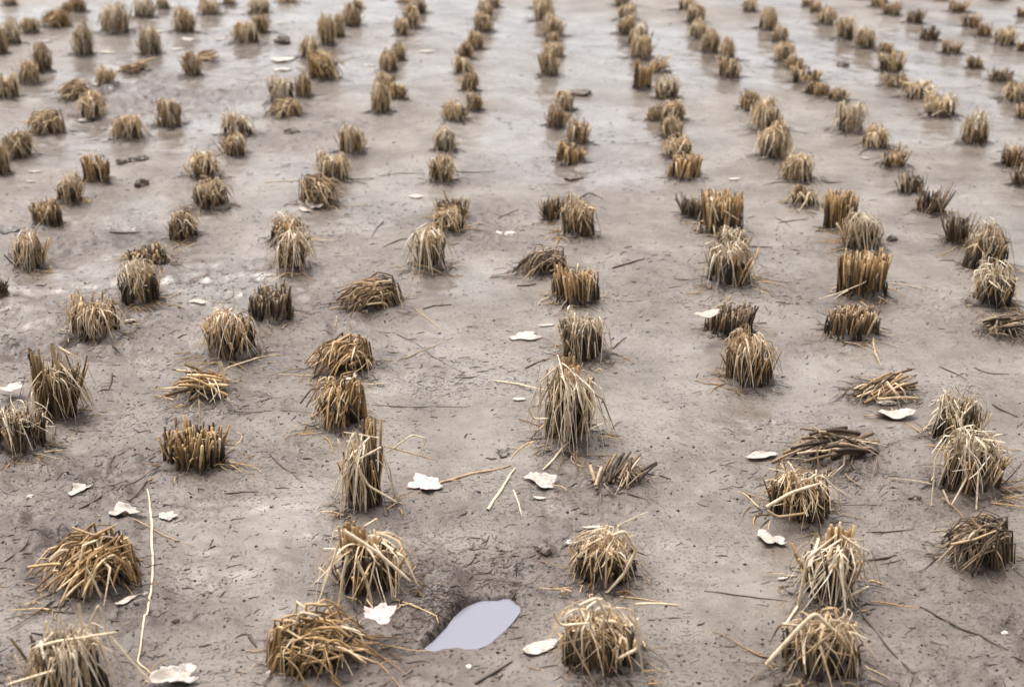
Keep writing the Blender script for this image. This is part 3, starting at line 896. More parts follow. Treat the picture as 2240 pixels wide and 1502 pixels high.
LOOK = {"cut": "upright", "stub": "upright", "mop": "drooping", "comb": "combed-over", "fan": "splayed", "tangle": "tangled", "flat": "flattened", "spike": "bristly"}
TONE = {"pale": "pale", "gold": "golden", "brown": "brown", "dark": "dark"}
NROW = len(ROWS)
TUFTS = []
for ri, row in enumerate(ROWS):
    for ti, (px, py, wp, hp, style, tone, lean, label) in enumerate(row):
        gx, gy = ground(px, py)
        s = FPX / depth_of(gy)
        Wd = wp / s
        el = math.atan2(CAM_H, gy)
        D = Wd * {"cut": .75, "stub": .7, "mop": .62, "comb": .6, "fan": .55, "tangle": .65, "flat": .5, "spike": .55}[style]
        Hm = (hp / s - .8 * D * math.sin(el)) / math.cos(el)
        Hm = max(Hm, .30 * Wd, .022)
        cy = gy + .42 * D
        cx = gx * cy / gy
        if not label:
            rp = f"{ORD[ri]} row from left" if ri < 7 else f"{ORD[NROW - 1 - ri]} row from right"
            label = f"{TONE[tone]} {LOOK[style]} straw tuft, {ORD[ti]} from the top edge in the {rp}"
        TUFTS.append((cx, cy, Wd, Hm, style, tone, lean, label))
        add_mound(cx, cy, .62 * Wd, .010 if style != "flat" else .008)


# ------------------------------------------------------------------ ground
def axis(stops):
    out = [stops[0][0]]
    for (a, da), (b, db) in zip(stops[:-1], stops[1:]):
        x = a
        while x < b - 1e-9:
            t = (x - a) / (b - a)
            x += da * (db / da) ** t
            out.append(min(x, b))
    return np.array(out)


def make_ground():
    xp = axis([(0, .0055), (.9, .0055), (2.8, .018), (6, .12), (140, 9)])
    xs = np.concatenate([-xp[:0:-1], xp])
    ys = np.concatenate([-axis([(-1.15, .02), (0, .3), (140, 12)])[:0:-1], axis([(1.15, .0036), (2.6, .008), (5, .018), (8.6, .035), (14, .25), (160, 12)])])
    X, Y = np.meshgrid(xs, ys)
    x, y = X.ravel(), Y.ravel()
    Z = height(x, y)
    V = np.stack([x, y, Z], -1)
    nx, ny = len(xs), len(ys)
    i = (np.arange(ny - 1)[:, None] * nx + np.arange(nx - 1)[None, :]).ravel()
    Q = np.stack([i, i + 1, i + nx + 1, i + nx], -1)
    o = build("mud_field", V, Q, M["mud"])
    low = low_relief(x, y)
    wet = np.clip((.45 - .11 * np.exp(-np.clip(y - 1.5, 0, 9))) - low / .0095 - mound(x, y) * 40 + .50 * wet_film(x, y) * (1 + .5 * sn(x, y, .1, 71)), 0, 1.2)
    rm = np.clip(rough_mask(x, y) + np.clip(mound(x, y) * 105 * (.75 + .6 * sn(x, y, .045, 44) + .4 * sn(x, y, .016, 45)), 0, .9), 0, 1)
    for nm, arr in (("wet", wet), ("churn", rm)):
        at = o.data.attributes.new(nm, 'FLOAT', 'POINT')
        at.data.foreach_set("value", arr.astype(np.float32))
    tag(o, "wet grey-brown mud of a harvested rice field with glossy patches", "ground", kind="structure")
    return o


make_ground()

# the little pool: a sheet of murky water in the hole, sky reflection painted in
c = PUD.mean(0)
pts = c + (PUD - c) * 1.13
nP = len(pts)
Vw = np.concatenate([np.column_stack([pts, np.full(nP, -.0065)]), np.column_stack([c + (PUD - c) * 1.05, np.full(nP, -.05)])])
Qw = [[i, i + nP, (i + 1) % nP + nP, (i + 1) % nP] for i in range(nP)]
pw = build("puddle", Vw, Qw, M["water"], None, np.array([list(range(nP))]), smooth=False)
tag(pw, "small pool of milky water painted with lavender sky reflection in a hole in the mud", "puddle", kind="structure")

# ------------------------------------------------------------------ tufts
def on_ray(px, py, Y):
    """the point that is seen at a pixel of the photo, Y metres ahead; on the mud when the ray meets it sooner"""
    b = -(py - 751.0) / FPX
    t = Y / (CP + b * SP)
    z = CAM_H + t * (-SP + b * CP)
    if z < .002:
        x, y = ground(px, py)
        return x, y, .003
    return (px - 1120.0) / FPX * t, Y, z


BENT = [
    ("cut off by the bottom", [(72, 1417), (121, 1403), (255, 1382)], 5, "straw_light", .1),
    ("cut off by the bottom", [(173, 1319), (180, 1385)], 4, "straw_light", .0),
    ("cut off by the bottom", [(185, 1385), (216, 1320), (234, 1380), (243, 1412)], 3.5, "straw_light", .05),
    ("cut off by the bottom", [(240, 1390), (299, 1459), (330, 1490)], 4, "straw_light", .3),
    ("cut off by the bottom", [(120, 1465), (93, 1473), (14, 1497)], 4, "straw_light", .35),
    ("like a skirt", [(752, 1160), (824, 1207), (899, 1272)], 7, "straw_light", .3),
    ("like a skirt", [(742, 1185), (734, 1211), (690, 1345)], 4.5, "straw_light", .35),
    ("like a skirt", [(780, 1225), (800, 1265), (818, 1335)], 6, "straw_light", .45),
    ("like a skirt", [(760, 1215), (750, 1260), (742, 1330)], 6, "straw_light", .45),
    ("sideways at the bottom edge", [(640, 1380), (656, 1337), (699, 1347)], 5, "straw_light", .1),
    ("looping down its front", [(1340, 1170), (1366, 1160), (1392, 1202), (1366, 1253), (1324, 1305)], 6, "straw_light", .45),
    ("looping down its front", [(1324, 1295), (1327, 1207), (1352, 1160)], 4, "straw_light", .4),
    ("looping down its front", [(1348, 1165), (1352, 1148), (1418, 1118)], 2, "straw_light", .0),
    ("matted golden tuft", [(1268, 1323), (1306, 1306), (1326, 1345), (1310, 1380)], 6, "straw_light", .3),
    ("matted golden tuft", [(1212, 1342), (1226, 1368), (1290, 1362)], 5, "straw_light", .35),
    ("matted golden tuft", [(1375, 1345), (1394, 1370), (1397, 1417), (1352, 1440)], 6, "straw_light", .4),
    ("matted golden tuft", [(1386, 1320), (1404, 1450), (1409, 1496)], 2.6, "straw_light", .45),
    ("matted golden tuft", [(1236, 1375), (1268, 1435), (1303, 1498)], 3.2, "straw_tan", .5),
    ("tallest pale tuft", [(1240, 809), (1247, 856), (1240, 931)], 5, "straw_light", .4),
    ("tallest pale tuft", [(1262, 825), (1268, 842), (1296, 907), (1290, 925)], 5, "straw_light", .35),
    ("tallest pale tuft", [(1180, 889), (1182, 833), (1214, 806)], 3.5, "straw_light", .3),
    ("tallest pale tuft", [(1156, 893), (1168, 917), (1200, 915)], 4.5, "straw_light", .4),
    ("tall slim tuft with pale", [(840, 990), (859, 982), (901, 950), (934, 959), (918, 992)], 3, "straw_light", .1),
    ("tall slim tuft with pale", [(840, 975), (852, 978), (950, 1005)], 3, "straw_tan", .1),
    ("tall slim tuft with pale", [(834, 978), (782, 1006), (754, 1076)], 5, "straw_light", .35),
    ("tall slim tuft with pale", [(787, 1029), (806, 1062), (869, 1099)], 5, "straw_light", .5),
    ("tall slim tuft with pale", [(830, 958), (787, 950), (752, 945)], 3, "straw_light", .1),
    ("tall slim tuft with pale", [(785, 1020), (800, 1070), (800, 1120)], 4.5, "straw_light", .5),
    ("under one bent pale straw", [(1677, 1452), (1742, 1379), (1782, 1340), (1833, 1386)], 7.5, "straw_light", .2),
    ("under one bent pale straw", [(1830, 1385), (1850, 1410), (1872, 1440)], 5, "straw_tan", .3),
    ("grey-pale tuft", [(1710, 1384), (1745, 1328), (1766, 1221), (1831, 1169)], 5.5, "straw_light", .4),
    ("grey-pale tuft", [(1840, 1170), (1878, 1197), (1896, 1267)], 5, "straw_light", .3),
    ("grey-pale tuft", [(1840, 1310), (1864, 1300), (1901, 1281)], 5, "straw_light", .35),
    ("swept out sideways", [(1677, 1108), (1733, 1076), (1794, 1057)], 7.5, "straw_light", .4),
    ("swept out sideways", [(1790, 1040), (1803, 1043), (1836, 1076), (1833, 1127)], 3.5, "straw_light", .2),
    ("swept out sideways", [(1677, 1115), (1700, 1130), (1762, 1122), (1775, 1098)], 5, "straw_tan", .5),
    ("swept out sideways", [(1788, 980), (1790, 1020)], 3, "straw_tan", .0),
    ("front one of two", [(2062, 1070), (2079, 1113), (2116, 1043), (2097, 1001)], 4.5, "straw_light", .45),
    ("front one of two", [(2037, 1113), (2046, 1001), (2070, 960)], 3.5, "straw_light", .4),
    ("front one of two", [(2135, 1120), (2140, 1034)], 4, "straw_light", .45),
    ("front one of two", [(2145, 1066), (2219, 1080), (2153, 1043)], 4, "straw_tan", .2),
    ("flattened fan of pale", [(480, 790), (492, 825), (490, 855)], 9, "straw_light", .0),
    ("flattened fan of pale", [(490, 810), (499, 803), (568, 781)], 3, "straw_light", -.2),
    ("upright broad orange blade", [(113, 752), (118, 785), (130, 805)], 11, "straw_tan", .0),
    ("upright broad orange blade", [(62, 775), (72, 800), (84, 840)], 7, "straw_black", .1),
    ("big bushy tuft", [(509, 622), (513, 675)], 2.2, "straw_light", .0),
    ("short upright cut stub", [(436, 874), (438, 925)], 4, "straw_light", -.1),
    ("curved trailing straw", [(906, 577), (946, 587), (979, 607), (1013, 607)], 3, "straw_tan", .5),
    ("low dark brown mound", [(2122, 1132), (2145, 1158), (2165, 1180)], 5, "straw_tan", .1),
    ("low dark brown mound", [(2080, 1190), (2130, 1180), (2180, 1160)], 5, "straw_tan", .3),
    ("wide straw heap", [(157, 1153), (206, 1171), (257, 1146)], 5, "straw_tan", .0),
    ("wide straw heap", [(187, 1239), (205, 1270), (222, 1308)], 4.5, "straw_light", .5),
    ("one long trailing blade", [(1895, 615), (1885, 621), (1835, 641), (1791, 654)], 3, "straw_light", .45),
    ("between the slim upright bundle", [(1896, 498), (1898, 560)], 4, "straw_light", .3),
]


def bent_straw(root, cx, cy, Wd, pix, w, mat, off):
    P = np.array([on_ray(a, b, cy - off * Wd) for a, b in pix])
    seg = np.linalg.norm(np.diff(P, axis=0), axis=1)
    L = np.concatenate([[0], np.cumsum(seg)])
    k = max(8, int(L[-1] / .004))
    w = w * .74
    t = np.linspace(0, L[-1], k)
    Q = np.stack([np.interp(t, L, P[:, j]) for j in range(3)], -1)
    Q[1:-1] = (Q[:-2] + 2 * Q[1:-1] + Q[2:]) / 4
    Q[:, 2] = np.maximum(Q[:, 2], height(Q[:, 0], Q[:, 1]) + w * .0004)
    S = Strands()
    S.tubes((Q - np.array(root.location))[None], (np.interp(np.linspace(0, 1, k), [0, .1, .85, 1], [.85, 1, .9, .55]) * w * .0005)[None], np.random.default_rng(3))
    S.build("bent_straw", M[mat], root)


for i, t in enumerate(TUFTS):
    r = tuft(*t[:7], seed=1000 + i)
    tag(r, t[7], "straw tuft", "rice stubble tufts standing in rows")
    for key, pix, w, mat, off in BENT:
        if pix and key in t[7]:
            bent_straw(r, t[0], t[1], t[2], pix, w, mat, off)


# ------------------------------------------------------------------ loose straws and sticks
def gz(x, y):
    return float(height(np.array([x]), np.array([y]), True)[0])


def straw(name, pts, w_mm, mat, label, cat, lift=0.0, group=None, seed=0):
    """pts: pixel points on the ground, optionally with a third value: height above it in m"""
    rng = np.random.default_rng(seed + 77)
    C = []
    for p in pts:
        z = p[2] if len(p) > 2 else 0.0
        x, y = ground(p[0], p[1], z)
        C.append((x, y, z))
    C = np.array(C)
    seg = np.linalg.norm(np.diff(C, axis=0), axis=1)
    L = np.concatenate([[0], np.cumsum(seg)])
    k = max(6, int(L[-1] / .012))
    t = np.linspace(0, L[-1], k)
    P = np.stack([np.interp(t, L, C[:, j]) for j in range(3)], -1)
    sm = P.copy()
    sm[1:-1] = (P[:-2] + 2 * P[1:-1] + P[2:]) / 4
    P = sm
    P[:, :2] += np.cumsum(rng.normal(size=(k, 2)) * .00045, axis=0) + rng.normal(size=(k, 2)) * .00012
    r = w_mm * .0005 * (.62 if mat == "straw_black" else .85)
    P[:, 2] += height(P[:, 0], P[:, 1], True) + r * .35 + lift
    P[1:-1, 2] = np.maximum(P[1:-1, 2], (P[:-2, 2] + P[2:, 2]) / 2)
    o = P[0].copy()
    S = Strands()
    prof = np.interp(np.linspace(0, 1, k), [0, .15, .6, 1], [.7, 1, .8, .35]) * (1 + rng.normal(size=k) * .13)
    S.tubes((P - o)[None], (r * prof)[None], rng)
    ob = S.build(name, M[mat])
    ob.location = o
    tag(ob, label, cat, group)
    return ob


STRAWS = [
    ("loose_straw", [(322, 1070), (333, 1150), (336, 1225), (332, 1310), (300, 1450), (352, 1502)], 4.6, "straw_light", "very long pale straw bent at its lower end, lying right of the combed-over heap"),
    ("loose_straw", [(262, 1128), (330, 1150), (420, 1190)], 2.4, "straw_tan", "thin tan straw running from under a white leaf across the long pale straw"),
    ("loose_straw", [(822, 731), (870, 741), (920, 765), (1015, 821)], 2.6, "straw_black", "long thin dark straw slanting away from the golden dome tuft"),
    ("loose_straw", [(812, 889), (900, 891), (1030, 890)], 2.6, "straw_black", "long dark straw lying level beside the golden knotted tuft"),
    ("loose_straw", [(498, 913), (590, 909), (690, 911)], 2.4, "straw_black", "long dark straw lying between the cut stub and the golden knotted tuft"),
    ("loose_straw", [(1076, 834), (1130, 842), (1215, 857, .02)], 4.0, "straw_light", "pale straw pointing out sideways from the tallest pale tuft"),
    ("loose_straw", [(1187, 1026), (1250, 975), (1322, 930, .01)], 4.2, "straw_light", "pale straw leaning from a curled white leaf up to the tallest tuft"),
    ("loose_straw", [(958, 1052), (1040, 1036), (1122, 1014)], 5.0, "straw_tan", "tan stalk lying across a pinkish white leaf"),
    ("loose_straw", [(1066, 1116), (1100, 1066), (1130, 1018)], 6.5, "straw_light", "short thick pale stalk lying in open mud, pointing at a small dark leaf"),
    ("loose_straw", [(1124, 1072), (1134, 1100), (1143, 1124)], 3.6, "straw_light", "tiny pale straw beside the short thick stalk"),
    ("loose_straw", [(1862, 1330), (1920, 1395), (2012, 1496)], 4.4, "straw_black", "long dark stalk slanting away below the grey-pale peaked tuft"),
    ("twig", [(2012, 1330), (2100, 1380), (2200, 1442)], 5.4, "straw_black", "long dark twig slanting through bare mud near the bottom corner"),
    ("loose_straw", [(1390, 1335, .05), (1430, 1331, .05), (1490, 1328, .045)], 3.6, "straw_light", "pale straw sticking out sideways over the mud from the matted tuft"),
    ("loose_straw", [(1352, 1312), (1420, 1318), (1478, 1332)], 3.4, "straw_tan", "tan straw lying on the mud behind the matted golden tuft"),
    ("twig", [(1906, 738), (1912, 770), (1927, 806, .01)], 5.0, "straw_tan", "thin orange-brown stick standing behind the broken crossed clump"),
    ("loose_straw", [(830, 386), (880, 381), (932, 379)], 3.6, "straw_black", "dark straw lying on one side of the slim tall tuft, ending in open mud"),
    ("loose_straw", [(1000, 377), (1040, 374), (1082, 373)], 4.4, "straw_black", "dark straw on the other side of the slim tall tuft, shorter and thicker"),
    ("loose_straw", [(578, 402), (620, 401), (654, 398)], 3.2, "straw_tan", "faint tan straw lying beside the brown tuft over the grey leaf"),
    ("twig", [(172, 1116), (240, 1080), (336, 1028)], 4.2, "straw_black", "thin dark twig leading from open mud up to the cut stub"),
    ("twig", [(285, 1096), (318, 1058), (356, 1024)], 5.0, "straw_black", "forked looking dark twig with a pale scrap, ending at the cut stub"),
    ("loose_straw", [(862, 800), (920, 772), (980, 752)], 2.4, "straw_tan", "thin tan straw crossing the slanting dark one"),
    ("loose_straw", [(905, 677), (960, 720), (978, 738)], 2.4, "straw_tan", "thin dry stem lying in open mud between two raked tufts"),
    ("twig", [(926, 680), (950, 674), (990, 671)], 7.0, "straw_black", "short thick black stick in open mud near the low raked tuft"),
    ("twig", [(1340, 588), (1375, 578), (1408, 570)], 8.0, "straw_black", "thick black stick beyond the short blocky tuft"),
    ("twig", [(1132, 627), (1150, 630), (1172, 629)], 8.0, "straw_black", "stubby black stick lying in front of the dark raked tuft"),
    ("twig", [(1070, 608), (1095, 607), (1122, 611)], 4.0, "straw_black", "thin black stick between the pale fan tuft and the dark raked tuft"),
    ("twig", [(1088, 480), (1110, 470), (1136, 461)], 5.0, "straw_black", "dark slanting stick beyond the half-sunken white stone"),
    ("twig", [(1268, 432), (1290, 421), (1318, 432)], 6.0, "straw_black", "crooked dark stick arched in the mud beyond the yellow tuft"),
    ("twig", [(240, 518), (272, 514), (306, 509)], 7.0, "straw_black", "dark stick lying alone behind the orange stub"),
    ("twig", [(838, 480), (822, 500), (812, 518)], 5.5, "straw_black", "short dark slanting stick next to the tall twin straw heap"),
    ("twig", [(838, 542), (870, 528), (892, 520)], 5.5, "straw_black", "dark stick slanting up towards the pale fan tuft"),
    ("twig", [(1702, 491), (1730, 488), (1762, 486)], 5.5, "straw_black", "dark stick beside the slim upright bundle of cut stalks"),
    ("twig", [(1702, 483), (1716, 490), (1728, 501)], 3.5, "straw_black", "small dark stick crossing the one beside the slim upright bundle"),
    ("twig", [(1637, 544), (1660, 545), (1688, 546)], 5.0, "straw_black", "short level dark stick beside the pale drooping mop tuft"),
    ("twig", [(1795, 401), (1820, 402), (1842, 400)], 6.0, "straw_black", "dark level stick between the low brown stub and the small spiky stub"),
    ("twig", [(1150, 806), (1180, 795), (1205, 790)], 5.0, "straw_black", "dark curved stick behind the tallest pale tuft"),
    ("twig", [(1340, 768), (1355, 748), (1370, 738)], 5.0, "straw_black", "dark stick leaning out beside the tuft near the glossy white patch"),
    ("twig", [(2056, 802), (2090, 818), (2116, 832)], 4.5, "straw_black", "dark slanting stick in bare mud above the whitish tangled pair"),
    ("twig", [(2130, 802), (2160, 818), (2206, 820)], 4.5, "straw_black", "bent dark stick near the frame edge above the whitish tangled pair"),
    ("twig", [(2170, 888), (2200, 905), (2225, 916)], 7.0, "straw_black", "thick dark stick near the frame edge beside the whitish rear tuft"),
    ("twig", [(1895, 1170), (1940, 1164), (2000, 1163)], 4.0, "straw_black", "thin dark stick beside the dark criss-cross mound, reaching into open mud"),
    ("twig", [(1888, 1238), (1930, 1232), (1960, 1226)], 6.5, "straw_black", "short dark stick beside the grey-pale peaked tuft"),
    ("twig", [(545, 1388), (552, 1402), (562, 1420)], 8.0, "straw_black", "short black peg lying beside the broad heap of sideways straws"),
    ("twig", [(492, 1074), (530, 1077), (566, 1076)], 4.5, "straw_black", "dark level stick in open mud in front of the cut stub"),
    ("loose_straw", [(590, 1000), (620, 1030), (660, 1056)], 2.8, "straw_black", "thin curved dark straw in open mud beside the tall slim tuft"),
    ("twig", [(1352, 1082), (1390, 1092), (1420, 1098)], 4.5, "straw_black", "crooked dark twig just in front of the flattened grey bundle"),
    ("twig", [(1040, 1494), (1075, 1470), (1120, 1452)], 6.5, "straw_black", "dark stick at the bottom edge in front of the puddle"),
    ("twig", [(140, 1392), (100, 1384), (70, 1380)], 7.0, "straw_black", "dark sodden stick behind the tuft at the bottom corner"),
    ("loose_straw", [(870, 1320), (780, 1300), (900, 1255)], 0.1, "straw_tan", None),
    ("twig", [(1540, 1300), (1640, 1310), (1740, 1330)], 3.0, "straw_black", "long thin dark straw lying in front of the swept golden tuft, level"),
    ("twig", [(10, 1226), (46, 1214), (70, 1180)], 6.0, "straw_black", "forked dark stick at the frame edge behind the combed-over heap"),
    ("loose_straw", [(2050, 560), (2075, 550), (2095, 540)], 3.0, "straw_tan", "thin stalk leaning against the darkest upright stub"),
    ("loose_straw", [(1945, 631), (1990, 634), (2030, 638)], 2.2, "straw_light", "hair-thin pale straw lying beside the bulky flat-topped tuft"),
    ("twig", [(246, 822), (243, 838), (238, 852)], 7.0, "straw_black", "short dark curved stick beside the tall ragged tuft"),
    ("twig", [(545, 790), (580, 786), (618, 780)], 4.0, "straw_tan", "thin straws trailing behind the flattened pale fan"),
]
for i, (nm, pts, w, mat, label) in enumerate(STRAWS):
    if label is None:
        continue
    straw(nm, pts, w, mat, label, "straw" if nm == "loose_straw" else "twig", seed=i, group="loose straws and twigs lying on the mud")


# ------------------------------------------------------------------ fallen leaves
def leaf(px, py, wp, shape, mat, yaw, curl, label, lift=0.0, stem=True, seed=0, wp2=None, tip=0.0):
    rng = np.random.default_rng(500 + seed)
    x, y = ground(px, py, lift)
    s = FPX / depth_of(y)
    size = wp / s * (.5 if y < 3.2 else .38)
    nth, nr = 48, 7
    th = np.linspace(0, 2 * np.pi, nth, endpoint=False)
    if shape == "maple":
        r = .62 + .30 * np.abs(np.cos(2.5 * th)) ** 1.5 * (.75 + .4 * np.cos(th)) + .04 * np.cos(15 * th)
        ex, ey = 1.0, .95
    elif shape == "oval":
        r = .97 + .03 * np.cos(9 * th) + .10 * np.cos(th) ** 8
        ex, ey = 1.0, .58
    elif shape == "strip":
        r = .95 + .05 * np.cos(7 * th)
        ex, ey = 1.0, .24
    else:                                   # ragged
        r = .80 + .16 * np.cos(3 * th + rng.uniform(0, 6)) + .12 * np.cos(5 * th + rng.uniform(0, 6)) + .06 * np.cos(11 * th + rng.uniform(0, 6))
        ex, ey = 1.0, .7
    r = r * (1 + rng.normal(size=nth) * .025)
    q = np.linspace(0, 1, nr + 1)[1:]
    X = (q[:, None] * (r * np.cos(th) * ex)[None, :])
    Y = (q[:, None] * (r * np.sin(th) * ey)[None, :])
    ph = rng.uniform(0, 6, 3)
    curl *= .62
    Z = curl * (.55 * Y ** 2 + .30 * X ** 2 + .13 * np.sin(3.2 * X + ph[0]) * q[:, None] + .11 * np.sin(4.1 * Y + ph[1]) + .08 * np.sin(6 * X + 5 * Y + ph[2]) * q[:, None])
    Z = Z + tip * np.clip(X, 0, 2) ** 2 - .06 * np.exp(-(Y / .05) ** 2) * curl * .5
    V = np.concatenate([[[0, 0, 0]], np.stack([X.ravel(), Y.ravel(), Z.ravel()], -1)]) * size
    V[:, 2] -= V[:, 2].min() * .85
    a = math.radians(yaw)
    V[:, :2] = V[:, :2] @ np.array([[math.cos(a), math.sin(a)], [-math.sin(a), math.cos(a)]])
    g0 = gz(x, y)
    gg = height(V[:, 0] + x, V[:, 1] + y, True) - g0
    V[:, 2] = np.maximum(V[:, 2] + (gg if lift == 0 else 0) * .6, (gg + .0012) if lift == 0 else -9)
    # real thickness: the sheet has an upper and a lower face
    T = V.copy()
    T[:, 2] += .0006
    n = len(V)
    Q, TRI = [], []
    for k in range(nr - 1):
        for j in range(nth):
            j2 = (j + 1) % nth
            f = [1 + k * nth + j, 1 + (k + 1) * nth + j, 1 + (k + 1) * nth + j2, 1 + k * nth + j2]
            Q.append([v + n for v in f])
            Q.append(f[::-1])
    for j in range(nth):
        TRI.append([n, 1 + j + n, 1 + (j + 1) % nth + n])
        TRI.append([0, 1 + (j + 1) % nth, 1 + j])
        e, e2 = 1 + (nr - 1) * nth + j, 1 + (nr - 1) * nth + (j + 1) % nth
        Q.append([e, e2, e2 + n, e + n])
    o = build("fallen_leaf", np.concatenate([V, T]), Q, M[mat], None, np.array(TRI))
    o.location = (x, y, g0 + lift + .001)
    tag(o, label, "leaf", "fallen leaves on the mud")
    if stem and wp >= 40:
        S = Strands()
        p0 = np.array([-.6 * size, 0, .002])
        p3 = np.array([-1.55 * size, .15 * size, .001])
        P = bez(p0[None], (p0 + [-.3 * size, .05 * size, .002])[None], (p0 + [-.6 * size, -.05 * size, .002])[None], p3[None], 6)
        P[..., :2] = P[..., :2] @ np.array([[math.cos(a), math.sin(a)], [-math.sin(a), math.cos(a)]])
        S.tubes(P, np.full((1, 6), .0011), rng)
        S.build("leaf_stem", M["straw_tan"], o)
    return o


LEAVES = [
    (935, 1060, 96, "maple", "leaf_pink", 200, .5, "pinkish white lobed leaf under a tan stalk", 0, True),
    (1186, 1052, 84, "ragged", "leaf_white", 150, 1.3, "white curled leaf with a dark shadowed fold, beside the long leaning pale straw", 0, True),
    (276, 1126, 80, "ragged", "leaf_white", 20, 1.1, "white arched leaf just beyond the combed-over heap", 0, True),
    (366, 1128, 54, "maple", "leaf_white", 80, .35, "small flat whitish leaf right of the very long straw's tip", 0, False),
    (176, 1070, 62, "ragged", "leaf_white", 240, .8, "torn white leaf lying alone in the mud before the pale tangled tuft", 0, False),
    (1958, 912, 88, "oval", "leaf_white", 5, .8, "long white veined leaf below the broken crossed clump", 0, True),
    (1940, 886, 40, "oval", "leaf_white", 0, .4, "small pale leaf touching the foot of the broken crossed clump", 0, False),
    (1666, 1000, 66, "oval", "leaf_white", 10, .9, "pale leaf with a dark notch beside the dark flattened clump", 0, False),
    (1684, 1186, 80, "ragged", "leaf_white", 335, .9, "frilly shredded white leaf below the swept golden tuft", 0, False),
    (1182, 1426, 78, "oval", "leaf_white", 28, .35, "smooth creamy oval leaf touching the matted tuft near the bottom edge", 0, False),
    (385, 1492, 120, "ragged", "leaf_white", 20, 1.2, "white crumpled leaf at the bottom edge by the long straw's bent end", 0, False),
    (828, 1352, 92, "maple", "leaf_pink", 300, 1.0, "pink-spotted lobed leaf caught between two golden tufts", .035, True),
    (766, 830, 44, "ragged", "leaf_grey", 70, .9, "greyish leaf stuck between the golden dome and the knotted tuft", .03, False),
    (1150, 742, 74, "ragged", "leaf_white", 10, .25, "thin white sheet painting the gleam of a wet patch beside a pale tuft", 0, False),  # white leaf mesh stands in for the gleam of a wet patch
    (1196, 716, 36, "strip", "leaf_white", 0, .2, "sliver of white leaf just beyond the flat glossy patch", 0, False),
    (1100, 990, 44, "ragged", "leaf_dark", 100, 1.2, "small dark upright leaf in the mud between pink leaf and tall tuft", 0, False),
    (1296, 1154, 50, "strip", "leaf_grey", 345, .8, "narrow brownish leaf behind the golden tuft with the looping straw", 0, False),
    (288, 1320, 84, "strip", "leaf_grey", 48, .7, "tan strip of bark-like leaf between the combed heap and the long straw", 0, False),
    (284, 704, 30, "maple", "leaf_white", 0, .5, "small white leaf at the foot of the parted drooping tuft", 0, False),
    (432, 660, 34, "oval", "leaf_white", 0, .3, "small white sliver of leaf near the big bushy tuft", 0, False),
    (688, 456, 56, "oval", "leaf_grey", 150, 1.0, "curled grey leaf under the leaning brown tuft", 0, False),
    (668, 462, 36, "oval", "leaf_white", 160, .5, "pale leaf half under the curled grey one", 0, False),
    (910, 428, 40, "oval", "leaf_white", 5, .4, "small white leaf in open mud behind the pale fan tuft", 0, False),
    (1606, 397, 32, "oval", "leaf_white", 0, .7, "bright white oval leaf alone between two rows", 0, False),
    (1893, 350, 26, "oval", "leaf_white", 330, .5, "tiny white leaf next to the low olive-brown stub", 0, False),
    (100, 95, 40, "oval", "leaf_white", 0, .4, "blurred white leaf in the top corner, between drooping tufts", 0, False),
    (118, 86, 34, "oval", "leaf_white", 0, .4, "blurred white leaf in the top corner, beneath a combed-over tuft", 0, False),
    (388, 108, 34, "oval", "leaf_white", 20, .5, "brightest blurred white leaf beside the pale mop-headed tuft", 0, False),
    (412, 86, 40, "oval", "leaf_white", 0, .4, "blurred white leaf before the drooping tuft by the pale mop", 0, False),
    (482, 86, 30, "oval", "leaf_white", 15, .4, "small blurred white leaf between two drooping tufts, away from the others", 0, False),
    (350, 70, 40, "oval", "leaf_white", 0, .4, "blurred white leaf just beyond the pale mop-headed tuft", 0, False),
    (235, 115, 44, "oval", "leaf_white", 10, .3, "flat blurred white leaf beside the tall pale drooping tuft", 0, False),
    (336, 47, 26, "oval", "leaf_white", 0, .4, "tiny blurred white leaf near the top edge among tufts", 0, False),
    (612, 49, 30, "oval", "leaf_white", 0, .4, "lone blurred white leaf near the top edge in open mud", 0, False),
    (618, 130, 66, "oval", "leaf_white", 5, .5, "long blurred white leaf behind the round hollow tuft", 0, False),
    (620, 151, 54, "oval", "leaf_white", 5, .3, "faint white leaf between the long white one and the round hollow tuft", 0, False),
    (808, 141, 36, "oval", "leaf_white", 0, .3, "white blurred leaf in open mud between two far rows", 0, False),
    (934, 113, 44, "oval", "leaf_white", 0, .3, "flat white blurred leaf, its far row standing beyond", 0, False),
    (68, 399, 26, "oval", "leaf_white", 0, .5, "tiny bright white leaf near the frame edge", 0, False),
    (76, 379, 42, "strip", "leaf_white", 20, .5, "narrow curled white leaf near the frame edge", 0, False),
    (184, 263, 34, "oval", "leaf_white", 0, .4, "small pale leaf at the foot of a far golden tuft", 0, False),
    (215, 185, 30, "oval", "leaf_white", 0, .4, "pale leaf beside a small round far tuft", 0, False),
    (20, 510, 54, "oval", "leaf_dark", 160, .9, "dark grey curled leaf at the frame edge beside the greenish tuft", 0, False),
    (28, 855, 60, "ragged", "leaf_white", 40, .7, "white leaf partly hidden behind the pale tangled tuft", .015, False),
    (1545, 690, 60, "oval", "leaf_grey", 25, .6, "pale chip of leaf resting on the squat dark tuft", .055, False),
    (1180, 1085, 26, "oval", "leaf_white", 0, .5, "tiny white flake below the curled white leaf", 0, False),
    (1136, 875, 28, "oval", "leaf_white", 0, .4, "tiny white flake near the foot of the tallest pale tuft", 0, False),
    (1712, 1272, 22, "oval", "leaf_white", 0, .6, "tiny white flake beside the grey-pale peaked tuft", 0, False),
]
for i, L in enumerate(LEAVES):
    leaf(*L, seed=i)


